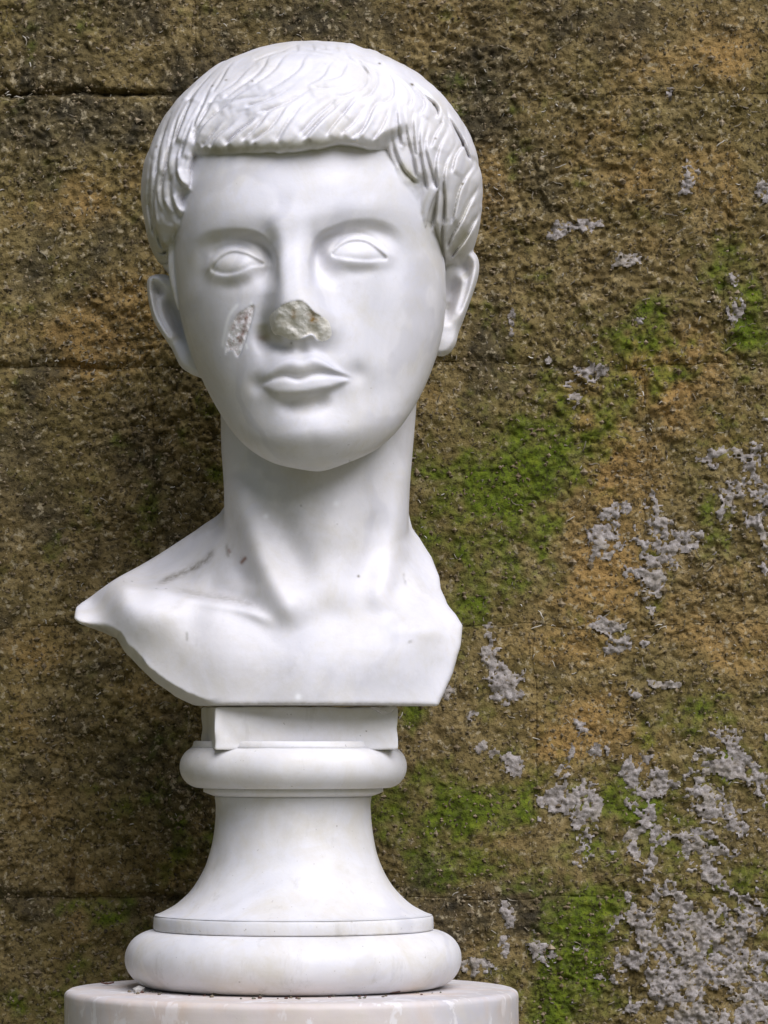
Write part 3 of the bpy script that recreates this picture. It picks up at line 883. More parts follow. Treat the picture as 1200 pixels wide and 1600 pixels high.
def weather(m):
    nt = m.node_tree
    b = [n for n in nt.nodes if n.type == 'BSDF_PRINCIPLED'][0]
    old = b.inputs['Base Color'].links[0].from_socket
    v = coords(nt)
    c = mix(nt, ramp(nt, tex_noise(nt, v, 22, 6, 0.7, 0.8), [(0.48, 0.0), (0.74, 0.6)]), old, (0.60, 0.555, 0.45))
    mp = nd(nt, 'ShaderNodeMapping'); mp.inputs['Scale'].default_value = (1, 1, 0.22)
    nt.links.new(v, mp.inputs[0])
    c = mix(nt, ramp(nt, tex_noise(nt, mp.outputs[0], 75, 5, 0.7), [(0.58, 0.0), (0.75, 0.45)]), c, (0.42, 0.40, 0.36))
    c = mix(nt, ramp(nt, tex_noise(nt, v, 330, 3, 0.6), [(0.70, 0.0), (0.76, 0.7)]), c, (0.20, 0.17, 0.13))
    nt.links.new(c, b.inputs['Base Color'])
weather(M_SOCLE)
M_DRUM = marble('pedestal_marble', (0.62, 0.59, 0.59), (0.50, 0.47, 0.47), warm=0.2, rough=0.55)
def break_mat():
    m, nt, b = mat_new('broken_marble')
    v = coords(nt)
    c = ramp(nt, tex_noise(nt, v, 160, 5, 0.65), [(0.22, (0.42, 0.37, 0.27)), (0.38, (0.68, 0.65, 0.56)), (0.60, (0.82, 0.80, 0.75))])
    c = mix(nt, mathn(nt, 'MULTIPLY', attr(nt, 'rust'), ramp(nt, tex_noise(nt, v, 300, 2, 0.5), [(0.35, 0.2), (0.55, 1.0)])), c, (0.36, 0.20, 0.03))
    nt.links.new(c, b.inputs['Base Color'])
    b.inputs['Roughness'].default_value = 0.85
    nt.links.new(bump(nt, tex_noise(nt, v, 400, 5, 0.7), 0.0012, 0.8), b.inputs['Normal'])
    return m
M_BREAK = break_mat()
def chip_mat():
    m, nt, b = mat_new('chipped_marble')
    v = coords(nt)
    c = ramp(nt, tex_noise(nt, v, 230, 4, 0.7), [(0.33, (0.40, 0.30, 0.26)), (0.43, (0.72, 0.68, 0.67)), (0.55, (0.87, 0.86, 0.87))])
    c = mix(nt, attr(nt, 'rust'), c, (0.22, 0.12, 0.09))
    nt.links.new(c, b.inputs['Base Color'])
    b.inputs['Roughness'].default_value = 0.6
    nt.links.new(bump(nt, tex_noise(nt, v, 500, 4, 0.7), 0.0008, 0.7), b.inputs['Normal'])
    return m
M_CHIP = chip_mat()

# ------------------------------------------------------------------ build the bust
V, Q = carve((PX(95, .05), -0.135, PZ(1112, -.05)), (PX(775, .03), 0.135, PZ(45, .02)), VOX)
# drop stray inner bits: none expected (single implicit solid)
N = vnormals(V, Q)
Xv, Yv, Zv = [V[:, i].astype(f32) for i in range(3)]
fa, fh = f_face(Xv, Yv, Zv), f_hair(Xv, Yv, Zv)
fr_, fl_ = f_ear(earR, Xv, Yv, Zv), f_ear(earL, Xv, Yv, Zv)
fb_ = f_body(Xv, Yv, Zv)
comp = np.argmin(np.stack([fb_, fa, fh, fr_, fl_]), 0)        # 0 body 1 face 2 hair 3/4 ears
up_ = Zv > PZ(770, -.05)
comp = np.where(up_, comp, 0)
frontal = Yv < -0.05
PART_NAMES = ['head_and_chest', 'hair', 'ear', 'ear', 'eye', 'eye', 'lips', 'nose_fracture', 'cheek_chip']
part = np.zeros(len(V), int)
part[comp == 2] = 1; part[comp == 3] = 2; part[comp == 4] = 3
fm = (comp == 1) & frontal
part[fm & (face.sample(Xv, Zv, eyeL) < 0)] = 4
part[fm & (face.sample(Xv, Zv, eyeR) < 0)] = 5
part[fm & (face.sample(Xv, Zv, lip_sd.astype(f32)) < 0)] = 6
part[fm & (face.sample(Xv, Zv, brk) < 0)] = 7
part[fm & (face.sample(Xv, Zv, chip) < -0.5)] = 8
# painted wear: grime streaks, rust specks, fresh scars; olive growth with shade painted into the hollows
stain_m = PMap(80, 40, 780, 1140, -0.05)
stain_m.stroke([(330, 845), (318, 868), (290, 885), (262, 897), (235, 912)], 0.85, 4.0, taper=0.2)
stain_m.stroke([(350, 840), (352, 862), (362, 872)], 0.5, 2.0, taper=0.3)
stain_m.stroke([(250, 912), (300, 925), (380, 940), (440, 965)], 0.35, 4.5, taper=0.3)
stain_m.stroke([(630, 890), (635, 915)], 0.4, 1.6, taper=0.3)
stain_m.stroke([(292, 985), (293, 1005)], 0.5, 1.4, taper=0.3)
stain_m.stroke([(640, 1000), (642, 1006)], 0.5, 3, taper=0.3)
stain_m.stroke([(125, 968), (160, 986), (185, 1010)], 0.4, 5, taper=0.2)
stain_m.stroke([(330, 1100), (480, 1101), (680, 1101)], 0.35, 3, taper=0.1)
for (x, y, r) in [(354, 130, 1.5), (242, 223, 1.6), (723, 286, 1.5), (680, 223, 1.2), (644, 133, 2.2), (678, 163, 1.5), (458, 549, 1.2), (593, 100, 1.4), (403, 243, 1.5), (487, 241, 1.7), (396, 138, 1.4), (333, 137, 1.4), (560, 900, 1.4), (470, 790, 1.0)]:
    stain_m.blob(x, y, r, r, 1.3)
for (x, y, sx, sy, am) in [(452, 815, 24, 40, .13), (300, 1000, 50, 22, .07), (430, 1050, 60, 18, .08), (600, 1060, 50, 20, .08), (660, 930, 20, 30, .10), (330, 560, 12, 40, .06), (520, 700, 40, 10, .06), (560, 870, 16, 40, .07), (400, 130, 40, 20, .06), (660, 260, 20, 40, .06)]:
    stain_m.blob(x, y, sx, sy, am)
rust_m = PMap(80, 40, 780, 1140, -0.05)
rust_m.stroke([(372, 880), (380, 872), (386, 868)], 0.9, 2.2, taper=0.3)
rust_m.stroke([(352, 852), (357, 862)], 0.6, 1.8, taper=0.3)
rust_m.blob(463, 508, 3.2, 4.5, 0.9); rust_m.blob(489, 508, 4, 3, 0.7); rust_m.blob(492, 516, 4, 2.8, 1.2)
rust_m.stroke([(390, 490), (388, 510), (383, 530), (373, 553)], 0.6, 2.4, taper=0.2); rust_m.stroke([(370, 515), (366, 527)], 0.6, 2.5, taper=0.3); rust_m.stroke([(382, 495), (375, 520)], 0.5, 3, taper=.3)
rust_m.blob(413, 537, 6, 3, 0.5)
fresh_m = PMap(80, 40, 780, 1140, -0.05)
fresh_m.stroke([(648, 128), (655, 136), (666, 143), (676, 155)], 1.0, 2.5, taper=0.15)
fresh_m.stroke([(378, 483), (362, 503), (354, 530), (350, 552)], 1.0, 2.0, taper=0.1)
fresh_m.stroke([(397, 480), (395, 497), (390, 520)], 0.9, 1.6, taper=0.15); fresh_m.stroke([(388, 545), (390, 556)], 0.9, 1.4, taper=0.2)
fresh_m.blob(458, 200, 4, 3, 1.0); fresh_m.blob(467, 1089, 3.5, 3.5, 1.2); fresh_m.blob(415, 805, 3, 3, 0.8); fresh_m.blob(525, 787, 3, 3, 0.8)
algae_shade_m = PMap(80, 40, 780, 1140, -0.05)  # olive growth, plus painted shade under fringe, nose break, eye and in ears
_gz = (0.34 * (1 - tt_) ** 1.5 * sstep(250, 330, hm.gy) + 0.16 * (1 - tt_) ** 2).astype(f32)  # olive growth in the partings, also deepening groove shade by colour
algae_shade_m.a[hm.y0 - 40:hm.y1 - 40 + 1, hm.x0 - 80:hm.x1 - 80 + 1] += _gz
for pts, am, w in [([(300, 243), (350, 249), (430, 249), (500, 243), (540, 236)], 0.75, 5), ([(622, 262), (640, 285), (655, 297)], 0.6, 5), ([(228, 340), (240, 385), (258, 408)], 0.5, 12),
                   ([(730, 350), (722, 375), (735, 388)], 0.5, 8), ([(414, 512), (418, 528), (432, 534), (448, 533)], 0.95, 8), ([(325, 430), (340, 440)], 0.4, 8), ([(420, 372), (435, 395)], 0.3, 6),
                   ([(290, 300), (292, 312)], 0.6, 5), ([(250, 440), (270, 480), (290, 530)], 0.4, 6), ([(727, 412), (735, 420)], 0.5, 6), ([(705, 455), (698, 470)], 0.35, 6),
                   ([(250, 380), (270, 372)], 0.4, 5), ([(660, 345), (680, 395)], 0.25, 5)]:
    algae_shade_m.stroke(pts, am, w, taper=0.2)
fy = (Yv < 0.03)
attrs = {n: np.clip(m_.sample(Xv, Zv) * fy, 0, 1) for n, m_ in (('stain', stain_m), ('rust', rust_m), ('fresh', fresh_m), ('algae_shade', algae_shade_m))}
BUST_BASE = np.array([PX(480), 0.0, CAM_Z + PZ(1103.5, -0.05)])
bust = thing('marble_bust', 'white marble bust of a short-haired youth with a broken nose, on a turned socle', 'bust', BUST_BASE)
Vw = V + np.array([0, 0, CAM_Z]) - BUST_BASE
fp = part[Q]
fpart = np.sort(fp, 1)[:, 1]
fpart = np.where((fp == fp[:, :1]).all(1), fp[:, 0], fpart)
skin_obj = None
LAB = {7: 'rough beige break where the tip of the nose is missing', 8: 'white and rusty chipped scar on the cheek'}
for pi in range(len(PART_NAMES)):
    fs = Q[fpart == pi]
    if len(fs) == 0: continue
    ids, inv = np.unique(fs, return_inverse=True)
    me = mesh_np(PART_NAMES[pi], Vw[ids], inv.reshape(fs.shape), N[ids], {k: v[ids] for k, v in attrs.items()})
    mt = M_BREAK if pi == 7 else M_CHIP if pi == 8 else M_BUST
    par = bust if pi < 2 or skin_obj is None else skin_obj
    o = link(PART_NAMES[pi], me, par, mt)
    if pi == 0: skin_obj = o
    if pi in LAB: o['label'] = LAB[pi]

# ================================================================== SOCLE
def lathe(profile, n=128, closed_top=True, closed_bot=True):
    """profile: list of (r, z); faces point outwards"""
    P = np.array(profile, float)
    a = np.linspace(0, 2 * np.pi, n, endpoint=False)
    V = np.stack([P[:, 0, None] * np.cos(a), P[:, 0, None] * np.sin(a), np.repeat(P[:, 1, None], n, 1)], -1).reshape(-1, 3)
    F = []
    m = len(P)
    i, j = np.meshgrid(np.arange(m - 1), np.arange(n), indexing='ij')
    j2 = (j + 1) % n
    F = np.stack([i * n + j, (i + 1) * n + j, (i + 1) * n + j2, i * n + j2], -1).reshape(-1, 4)   # profile goes top -> bottom
    return V, F
def lathe_obj(name, prof_pts, parent, mat, cx, base_z, wob=0.0, seed=0, n=144):
    V, F = lathe(prof_pts, n)
    if wob:
        r = np.hypot(V[:, 0], V[:, 1])
        k = 1 + wob * fbm2(np.arctan2(V[:, 1], V[:, 0]) * 4 + 20, V[:, 2] * 60 + seed, 3, seed) / np.maximum(r, 0.03)
        V[:, 0] *= k; V[:, 1] *= k
    me = mesh_np(name, V, F)
    return link(name, me, parent, mat)
S0 = 0.0004
TOPZ = CAM_Z + PZ(1543)                    # top of the pedestal drum
CX = PX(458.5)
socle = thing('bust_socle', 'turned white marble socle with two rounded mouldings, under the bust', 'socle', (CX, 0, TOPZ))
def zz(py): return (1543 - py) * S0
def arc(rc, zc, rad_r, rad_z, a0, a1, n=18):
    t = np.radians(np.linspace(a0, a1, n))
    return [(rc + rad_r * math.cos(x), zc + rad_z * math.sin(x)) for x in t]
lower = [(0.001, zz(1452)), (0.070, zz(1452)), (0.0855, zz(1452.5))] + arc(0.0862, zz(1497.5), 0.0190, 0.0178, 88, -88, 26) + [(0.0850, zz(1542.8)), (0.07, zz(1543)), (0.001, zz(1543))]
lathe_obj('lower_torus', lower, socle, M_SOCLE, CX, TOPZ, 0.0006, 3)
fil = [(0.001, zz(1429)), (0.080, zz(1429)), (0.0866, zz(1430)), (0.0873, zz(1433)), (0.0876, zz(1449)), (0.0872, zz(1451.8)), (0.001, zz(1452.2))]
lathe_obj('lower_fillet', fil, socle, M_SOCLE, CX, TOPZ, 0.0005, 5)
sp = catmull([(122.5, 1244), (121, 1262), (123, 1295), (130, 1330), (141, 1360), (158, 1388), (181, 1411), (204, 1424.5), (217, 1429.5)], 7)
sc_prof = [(0.001, zz(1243))] + [(r * S0, zz(y)) for r, y in sp] + [(0.001, zz(1430))]
lathe_obj('concave_shaft', sc_prof, socle, M_SOCLE, CX, TOPZ, 0.0005, 8)
uf = [(0.001, zz(1230)), (0.0555, zz(1230.5)), (0.0562, zz(1232)), (0.0562, zz(1237)), (0.0535, zz(1240)), (0.0497, zz(1243.5)), (0.001, zz(1244))]
lathe_obj('upper_fillet', uf, socle, M_SOCLE, CX, TOPZ, 0.0004, 11)
ut = [(0.001, zz(1165)), (0.056, zz(1165))] + arc(0.0582, zz(1198), 0.0128, 0.0132, 88, -88, 22) + [(0.055, zz(1231)), (0.001, zz(1231))]
lathe_obj('upper_torus', ut, socle, M_SOCLE, CX, TOPZ, 0.0005, 14)
ud = [(0.001, zz(1157.5)), (0.0610, zz(1157.5)), (0.0622, zz(1158.5)), (0.0626, zz(1164)), (0.0640, zz(1170)), (0.001, zz(1169))]
lathe_obj('upper_collar', ud, socle, M_SOCLE, CX, TOPZ, 0.0003, 17)
# square die block with worn edges, turned a few degrees
def worn_block(hx, hy, z0, z1, bev, seed, nseg=26):
    """rounded box with uneven arrises, subdivided"""
    vs_, fs_ = [], []
    n = nseg
    base = {}
    def add(p):
        k = tuple(np.round(p, 6))
        if k not in base:
            base[k] = len(vs_); vs_.append(p)
        return base[k]
    H = np.array([hx, hy, (z1 - z0) / 2])
    for ax in range(3):
        for s in (-1, 1):
            u, v = [(1, 2), (2, 0), (0, 1)][ax]
            for i in range(n):
                for j in range(n):
                    q = []
                    for di, dj in ((0, 0), (1, 0), (1, 1), (0, 1)):
                        p = np.zeros(3); p[ax] = s
                        wv = lambda t: math.copysign(1 - (1 - abs(t)) ** 1.0, t)
                        p[u] = -1 + 2 * (i + di) / n; p[v] = -1 + 2 * (j + dj) / n
                        p[u] = math.sin(p[u] * math.pi / 2) ; p[v] = math.sin(p[v] * math.pi / 2)
                        q.append(add(p))
                    fs_.append(q if s > 0 else q[::-1])
    P = np.array(vs_) * H
    nb_ = bev * (1 + 1.2 * noise3(P[:, 0] * 120, P[:, 1] * 120, P[:, 2] * 120, seed))
    inner = np.sign(P) * np.maximum(np.abs(P) - 0, 0)
    core = np.clip(P, -(H - bev), H - bev)
    d = P - core
    l = np.linalg.norm(d, axis=1)
    m = l > 1e-9
    P[m] = core[m] + d[m] / l[m, None] * np.minimum(l[m], nb_[m])[:, None]
    P += 0.0004 * np.stack([noise3(P[:, 0] * 60, P[:, 1] * 60, P[:, 2] * 60, seed + k) for k in range(3)], 1)
    P[:, 2] += (z0 + z1) / 2
    return P, np.array(fs_)
BZ1 = (CAM_Z + PZ(1103.5, -0.05)) - TOPZ - 0.0003
Vb, Fb = worn_block(0.0566, 0.0440, zz(1171), BZ1, 0.0016, 41)
Vb[:, 1] -= 0.0050
ang = math.radians(8.0)
R = np.array([[math.cos(ang), -math.sin(ang), 0], [math.sin(ang), math.cos(ang), 0], [0, 0, 1]])
Vb = Vb @ R.T + np.array([0.0024, 0, 0])
blk = link('die_block', mesh_np('die_block', Vb, Fb), socle, M_SOCLE)
# smear of mortar at the block's upper corner
def smear():
    n = 22
    out = []
    pts = np.array([(578, 1105), (584, 1103), (597, 1104.5), (606, 1101), (621, 1096), (618, 1108), (608, 1116), (597, 1116), (587, 1110)], float)
    ring = catmull(np.vstack([pts, pts[:1]]), 4)[:-1]
    c = ring.mean(0)
    V = []; F = []
    yb = -0.0562 * math.cos(ang) - 0.003
    L = [1.0, 0.8, 0.45]
    hgt = [0.0, 0.0016, 0.0022]
    for k, h in zip(L, hgt):
        for p in ring:
            q = c + (p - c) * k
            x = PX(q[0], -0.06) - CX
            y = -(0.0562 - x * math.sin(ang)) / math.cos(ang) if False else (-0.0490 + (x - 0.0024) * math.sin(ang)) / math.cos(ang)
            V.append((x, y - h - 0.0004 * random.random() + (0.0006 if h == 0 else -0.0012), CAM_Z + PZ(q[1], -0.06) - TOPZ))
    m = len(ring)
    for a_ in range(2):
        for i in range(m): F.append((a_ * m + i, a_ * m + (i + 1) % m, (a_ + 1) * m + (i + 1) % m, (a_ + 1) * m + i))
    V.append(np.mean(V[-m:], 0)); t = len(V) - 1
    for i in range(0, m, 1): F.append((2 * m + i, 2 * m + (i + 1) % m, t, t))
    me = bpy.data.meshes.new('mortar_smear')
    me.from_pydata([tuple(v) for v in V], [], [f if f[2] != f[3] else f[:3] for f in F])
    return me
m_mortar, nt_, b_ = mat_new('lime_mortar')
b_.inputs['Roughness'].default_value = 0.9
v_ = coords(nt_)
nt_.links.new(ramp(nt_, tex_noise(nt_, v_, 300, 4, 0.6), [(0.3, (0.45, 0.43, 0.42)), (0.7, (0.66, 0.64, 0.63))]), b_.inputs['Base Color'])
nt_.links.new(bump(nt_, tex_noise(nt_, v_, 500, 4, 0.6), 0.0008, 0.6), b_.inputs['Normal'])
sm = link('mortar_smear', smear(), blk, m_mortar)
sm['label'] = 'pale grey smear of mortar at the corner of the block'

# ================================================================== PEDESTAL DRUM
ped = thing('round_pedestal', 'round pale pinkish marble column drum carrying the socle', 'pedestal', (PX(456), 0, 0))
RP = 0.1418
pp = [(0.001, TOPZ), (0.06, TOPZ), (0.10, TOPZ), (0.125, TOPZ - 0.0003), (0.1375, TOPZ - 0.0008)] + [(RP - 0.0042 + 0.0042 * math.sin(t), TOPZ - 0.0050 + 0.0042 * math.cos(t)) for t in np.linspace(0.15, 1.5, 7)] + [(RP, TOPZ - d) for d in np.linspace(0.008, 0.30, 50)] + [(RP, TOPZ - 0.6), (RP, 0.14)]
Vp, Fp = lathe(pp, 160)
r_ = np.hypot(Vp[:, 0], Vp[:, 1])
k_ = 1 + 0.0008 * fbm2(np.arctan2(Vp[:, 1], Vp[:, 0]) * 9 + 40, Vp[:, 2] * 90, 3, 77) / np.maximum(r_, 0.05) * (r_ > 0.12)
Vp[:, 0] *= k_; Vp[:, 1] *= k_
def drum_mat():
    m = M_DRUM
    nt = m.node_tree
    b = [n for n in nt.nodes if n.type == 'BSDF_PRINCIPLED'][0]
    old = b.inputs['Base Color'].links[0].from_socket
    v = coords(nt)
    mp = nd(nt, 'ShaderNodeMapping'); mp.inputs['Scale'].default_value = (1, 1, 0.55)
    nt.links.new(v, mp.inputs[0])
    n = tex_noise(nt, mp.outputs[0], 60, 4, 0.65, 0.4)
    c = mix(nt, ramp(nt, n, [(0.55, 0.0), (0.60, 0.75)]), old, (0.74, 0.72, 0.72))
    n2 = tex_noise(nt, mp.outputs[0], 26, 4, 0.6, 0.3)
    c = mix(nt, ramp(nt, n2, [(0.5, 0.0), (0.68, 0.45)]), c, (0.58, 0.42, 0.30))
    nt.links.new(c, b.inputs['Base Color'])
    return m
link('drum', mesh_np('drum', Vp, Fp), ped, drum_mat())
Vq, Fq = lathe([(0.001, 0.14), (RP + 0.02, 0.14), (RP + 0.03, 0.13), (RP + 0.03, 0.0), (0.001, 0.0)], 96)
link('plinth', mesh_np('plinth', Vq, Fq, smooth=False), ped, M_DRUM)

# ================================================================== WALL
YW0 = 0.20
SW = sc_at(YW0)
def wx(px): return (px - 600.0) * SW
def wz(py): return CAM_Z - (py - H_PX) * SW
wall = thing('stone_wall', 'old brown tuff block wall with moss and grey lichen behind the bust', 'wall', (0, YW0, 0))
def wall_h(X, Z):
    """relief of the weathered face, metres towards the viewer"""
    h = 0.0032 * fbm2(X * 16, Z * 16, 3, 101)
    n = fbm2(X * 80, Z * 95, 4, 111, 0.70)
    h = h + 0.0020 * n
    r = np.abs(fbm2(X * 60, Z * 75, 3, 131, 0.6))
    h = h - 0.0020 * (1 - sstep(0.0, 0.09, r)) * sstep(-0.1, 0.2, fbm2(X * 9, Z * 9, 2, 141))
    p = fbm2(X * 190, Z * 220, 3, 151, 0.7)
    rough = 0.55 + 0.9 * sstep(-0.25, 0.3, fbm2(X * 11, Z * 11, 3, 161))
    h = h + rough * (0.0017 * sstep(0.10, 0.45, p) - 0.0012 * sstep(-0.12, -0.5, p))
    return h
def field(blobs, X, Z):
    """soft patches given in picture units on the wall plane"""
    px, py = X / SW + 600.0, (CAM_Z - Z) / SW + H_PX
    s = np.zeros_like(X)
    for cx, cy, sx, sy, am in blobs:
        s = np.maximum(s, am * np.exp(-0.5 * (((px - cx) / sx) ** 2 + ((py - cy) / sy) ** 2)))
    return s
MOSS = [(1000, 1310, 170, 80, .50), (780, 1260, 130, 80, .55), (1120, 1120, 90, 60, .45), (1080, 560, 120, 90, .38), (880, 1420, 90, 60, .6), (800, 750, 110, 110, .75), (740, 830, 70, 100, .8), (690, 700, 40, 60, .5), (860, 680, 70, 55, 1.0), (770, 780, 95, 70, .9), (830, 720, 50, 80, .8), (730, 870, 60, 70, .9), (735, 620, 40, 25, .5), (700, 960, 50, 40, .6), (1020, 480, 50, 40, .6), (1170, 500, 25, 40, 1.0), (960, 530, 50, 40, .5), (1120, 420, 40, 50, .5),
        (700, 1290, 110, 55, 1.0), (620, 1280, 60, 60, .7), (930, 1340, 70, 45, .8), (900, 1480, 60, 90, 1.1), (860, 1560, 60, 60, 1.0), (1000, 1250, 60, 60, .7), (1160, 1380, 50, 50, .8), (1070, 1120, 50, 30, .7), (1050, 890, 60, 40, .6), (960, 1390, 40, 30, .7), (1130, 1190, 100, 80, .5), (1110, 760, 30, 60, .5), (650, 1120, 20, 60, .6),
        (260, 1290, 90, 90, .45), (200, 1440, 70, 50, .45), (60, 60, 70, 50, .4), (150, 810, 90, 60, .35), (40, 790, 50, 50, .3), (330, 700, 60, 60, .3), (80, 1550, 70, 50, .5)]
DARK = [(140, 760, 190, 420, .40), (200, 120, 260, 130, .42), (600, 40, 300, 60, .45), (300, 1150, 120, 300, .45), (760, 130, 70, 90, .8), (860, 40, 160, 40, .7), (520, 30, 140, 40, .7), (130, 190, 120, 40, .9), (60, 130, 60, 90, .5), (280, 1200, 70, 160, .6), (760, 330, 40, 60, .5), (860, 320, 30, 80, .55), (790, 200, 80, 40, .6), (760, 1430, 110, 50, .8), (660, 1370, 60, 40, .7), (760, 560, 40, 70, .5), (60, 480, 30, 120, .5), (200, 20, 160, 50, .5), (130, 1400, 160, 30, .6), (30, 950, 60, 40, .4), (720, 1500, 50, 60, .6), (420, 20, 120, 40, .6), (250, 30, 50, 60, .5), (940, 190, 60, 40, .3)]  # dirt patches, darker left and top, bust's shadow painted in on both sides
OCHRE = [(1110, 80, 90, 60, .7), (1050, 600, 90, 60, .8), (960, 700, 60, 80, .7), (940, 900, 60, 80, .8), (900, 1010, 80, 40, .7), (900, 1120, 80, 60, .7), (1130, 1000, 80, 50, .5), (150, 300, 60, 40, .6), (150, 520, 100, 80, .5), (60, 1100, 50, 100, .5), (770, 250, 30, 60, .6), (740, 300, 25, 40, .5), (1000, 300, 100, 80, .35), (110, 1480, 40, 60, .4), (900, 260, 80, 60, .3)]
COURSES = [-260, 148, 571, 982, 1402, 1812]
VERTS = {0: [-520, -130, 303, 905, 1390, 1700], 1: [-600, -190, 500, 1136, 1500, 1800], 2: [-480, -60, 236, 1004, 1420, 1700], 3: [-560, -250, 106, 838, 1330, 1750], 4: [-500, -40, 410, 985, 1450, 1720]}
M_WALL, ntw, bw = mat_new('tuff_stone')
v = coords(ntw)
n1 = tex_noise(ntw, v, 9, 5, 0.6, 0.4)
n2 = tex_noise(ntw, v, 55, 6, 0.7, 0.3)
n3 = tex_noise(ntw, v, 320, 4, 0.7)
c = ramp(ntw, n2, [(0.28, (0.066, 0.049, 0.020)), (0.45, (0.165, 0.120, 0.048)), (0.58, (0.25, 0.186, 0.080)), (0.75, (0.385, 0.31, 0.17))])
c = mix(ntw, ramp(ntw, n1, [(0.38, 0.0), (0.68, 0.6)]), c, (0.145, 0.118, 0.036))
oc = attr(ntw, 'ochre')
c = mix(ntw, mathn(ntw, 'MULTIPLY', oc, ramp(ntw, n2, [(0.3, 0.35), (0.6, 0.85)])), c, (0.37, 0.225, 0.075))
dk = attr(ntw, 'dirt_shade')
c = mix(ntw, mathn(ntw, 'MULTIPLY', dk, ramp(ntw, n2, [(0.35, 0.9), (0.7, 0.35)])), c, (0.040, 0.036, 0.026))  # dirt and the painted bust shadow darken the stone
ms = attr(ntw, 'moss')
mcol = ramp(ntw, tex_noise(ntw, v, 150, 4, 0.65), [(0.3, (0.045, 0.072, 0.005)), (0.55, (0.105, 0.148, 0.009)), (0.75, (0.19, 0.215, 0.018))])
c = mix(ntw, ms, c, mcol)
c = mix(ntw, ramp(ntw, n3, [(0.38, 0.8), (0.49, 0.0)]), c, (0.028, 0.022, 0.012))
c = mix(ntw, mathn(ntw, 'MULTIPLY', ramp(ntw, tex_noise(ntw, v, 210, 3, 0.6), [(0.58, 0.0), (0.66, 0.7)]), mathn(ntw, 'SUBTRACT', 1.0, ms)), c, (0.40, 0.34, 0.22))
ntw.links.new(c, bw.inputs['Base Color'])
bw.inputs['Roughness'].default_value = 0.95
bw.inputs['Specular IOR Level'].default_value = 0.15
hb = bump(ntw, tex_noise(ntw, v, 600, 4, 0.7), 0.0012, 0.8)
hb = bump(ntw, tex_noise(ntw, v, 220, 4, 0.7), 0.003, 0.8, hb)
ntw.links.new(hb, bw.inputs['Normal'])

def block_mesh(x0, x1, z0, z1, step):
    nx, nz_ = max(int((x1 - x0) / step), 3), max(int((z1 - z0) / step), 3)
    xs, zs = np.linspace(x0, x1, nx + 1), np.linspace(z0, z1, nz_ + 1)
    X, Z = np.meshgrid(xs, zs)
    # ragged joint edges
    ed = np.minimum(np.minimum(X - x0, x1 - X), np.minimum(Z - z0, z1 - Z))
    jag = 0.004 + 0.006 * np.clip(fbm2(X * 40, Z * 40, 3, 201) + 0.25, 0, 1)
    fill = sstep(-0.35, 0.12, fbm2(X * 7 + 3, Z * 7, 2, 211))          # stretches where the joint is packed flush
    crack = np.exp(-0.5 * ((Z - wz(148)) / 0.006) ** 2) * sstep(wx(260), wx(190), X)
    h = wall_h(X, Z) - (0.0042 * (1 - 0.85 * fill) + 0.0055 * crack) * (1 - sstep(0, 1, ed / (jag * (1 - 0.45 * crack))))
    Yc = -h
    X = X + 0.0075 * fbm2(X * 14, Z * 14, 4, 231, 0.55); Z = Z + 0.0085 * fbm2(X * 14 + 50, Z * 14, 4, 241, 0.55)
    V = np.stack([X, Yc, Z], -1).reshape(-1, 3)
    i, j = np.meshgrid(np.arange(nz_), np.arange(nx), indexing='ij')
    q = i * (nx + 1) + j
    F = np.stack([q, q + 1, q + nx + 2, q + nx + 1], -1).reshape(-1, 4)
    # sides and back
    b0 = len(V)
    border = list(range(0, nx + 1)) + [k * (nx + 1) + nx for k in range(1, nz_ + 1)] + [nz_ * (nx + 1) + k for k in range(nx - 1, -1, -1)] + [k * (nx + 1) for k in range(nz_ - 1, 0, -1)]
    Bk = V[border].copy(); Bk[:, 1] = 0.18
    V = np.vstack([V, Bk])
    m = len(border)
    S = np.array([(border[k], b0 + k, b0 + (k + 1) % m, border[(k + 1) % m]) for k in range(m)])
    F = np.vstack([F, S])
    X, Z = V[:, 0], V[:, 2]
    nz2 = fbm2(X * 45, Z * 45, 4, 301, 0.6)
    moss = np.clip(sstep(0.20, 1.00, field(MOSS, X, Z) + 0.70 * nz2 + 0.30 * fbm2(X * 160, Z * 160, 2, 305)), 0, 1)
    dirt_shade = np.clip(sstep(0.15, 0.8, field(DARK, X, Z) + 0.6 * fbm2(X * 30, Z * 30, 4, 311, 0.6)), 0, 1)
    och = np.clip(sstep(0.10, 0.8, field(OCHRE, X, Z) + 0.5 * fbm2(X * 25, Z * 25, 4, 321, 0.6)), 0, 1)
    return mesh_np('stone_block', V, F, None, {'moss': moss * 0.92, 'dirt_shade': dirt_shade, 'ochre': och})
for ci in range(5):
    vv = VERTS[ci]
    for k in range(len(vv) - 1):
        x0, x1 = vv[k], vv[k + 1]
        inview = x1 > -60 and x0 < 1260
        g_ = 0.0
        me = block_mesh(wx(x0 + g_), wx(x1 - g_), wz(COURSES[ci + 1] - g_), wz(COURSES[ci] + g_), 0.00115 if inview else 0.0022)
        link('stone_block', me, wall, M_WALL)
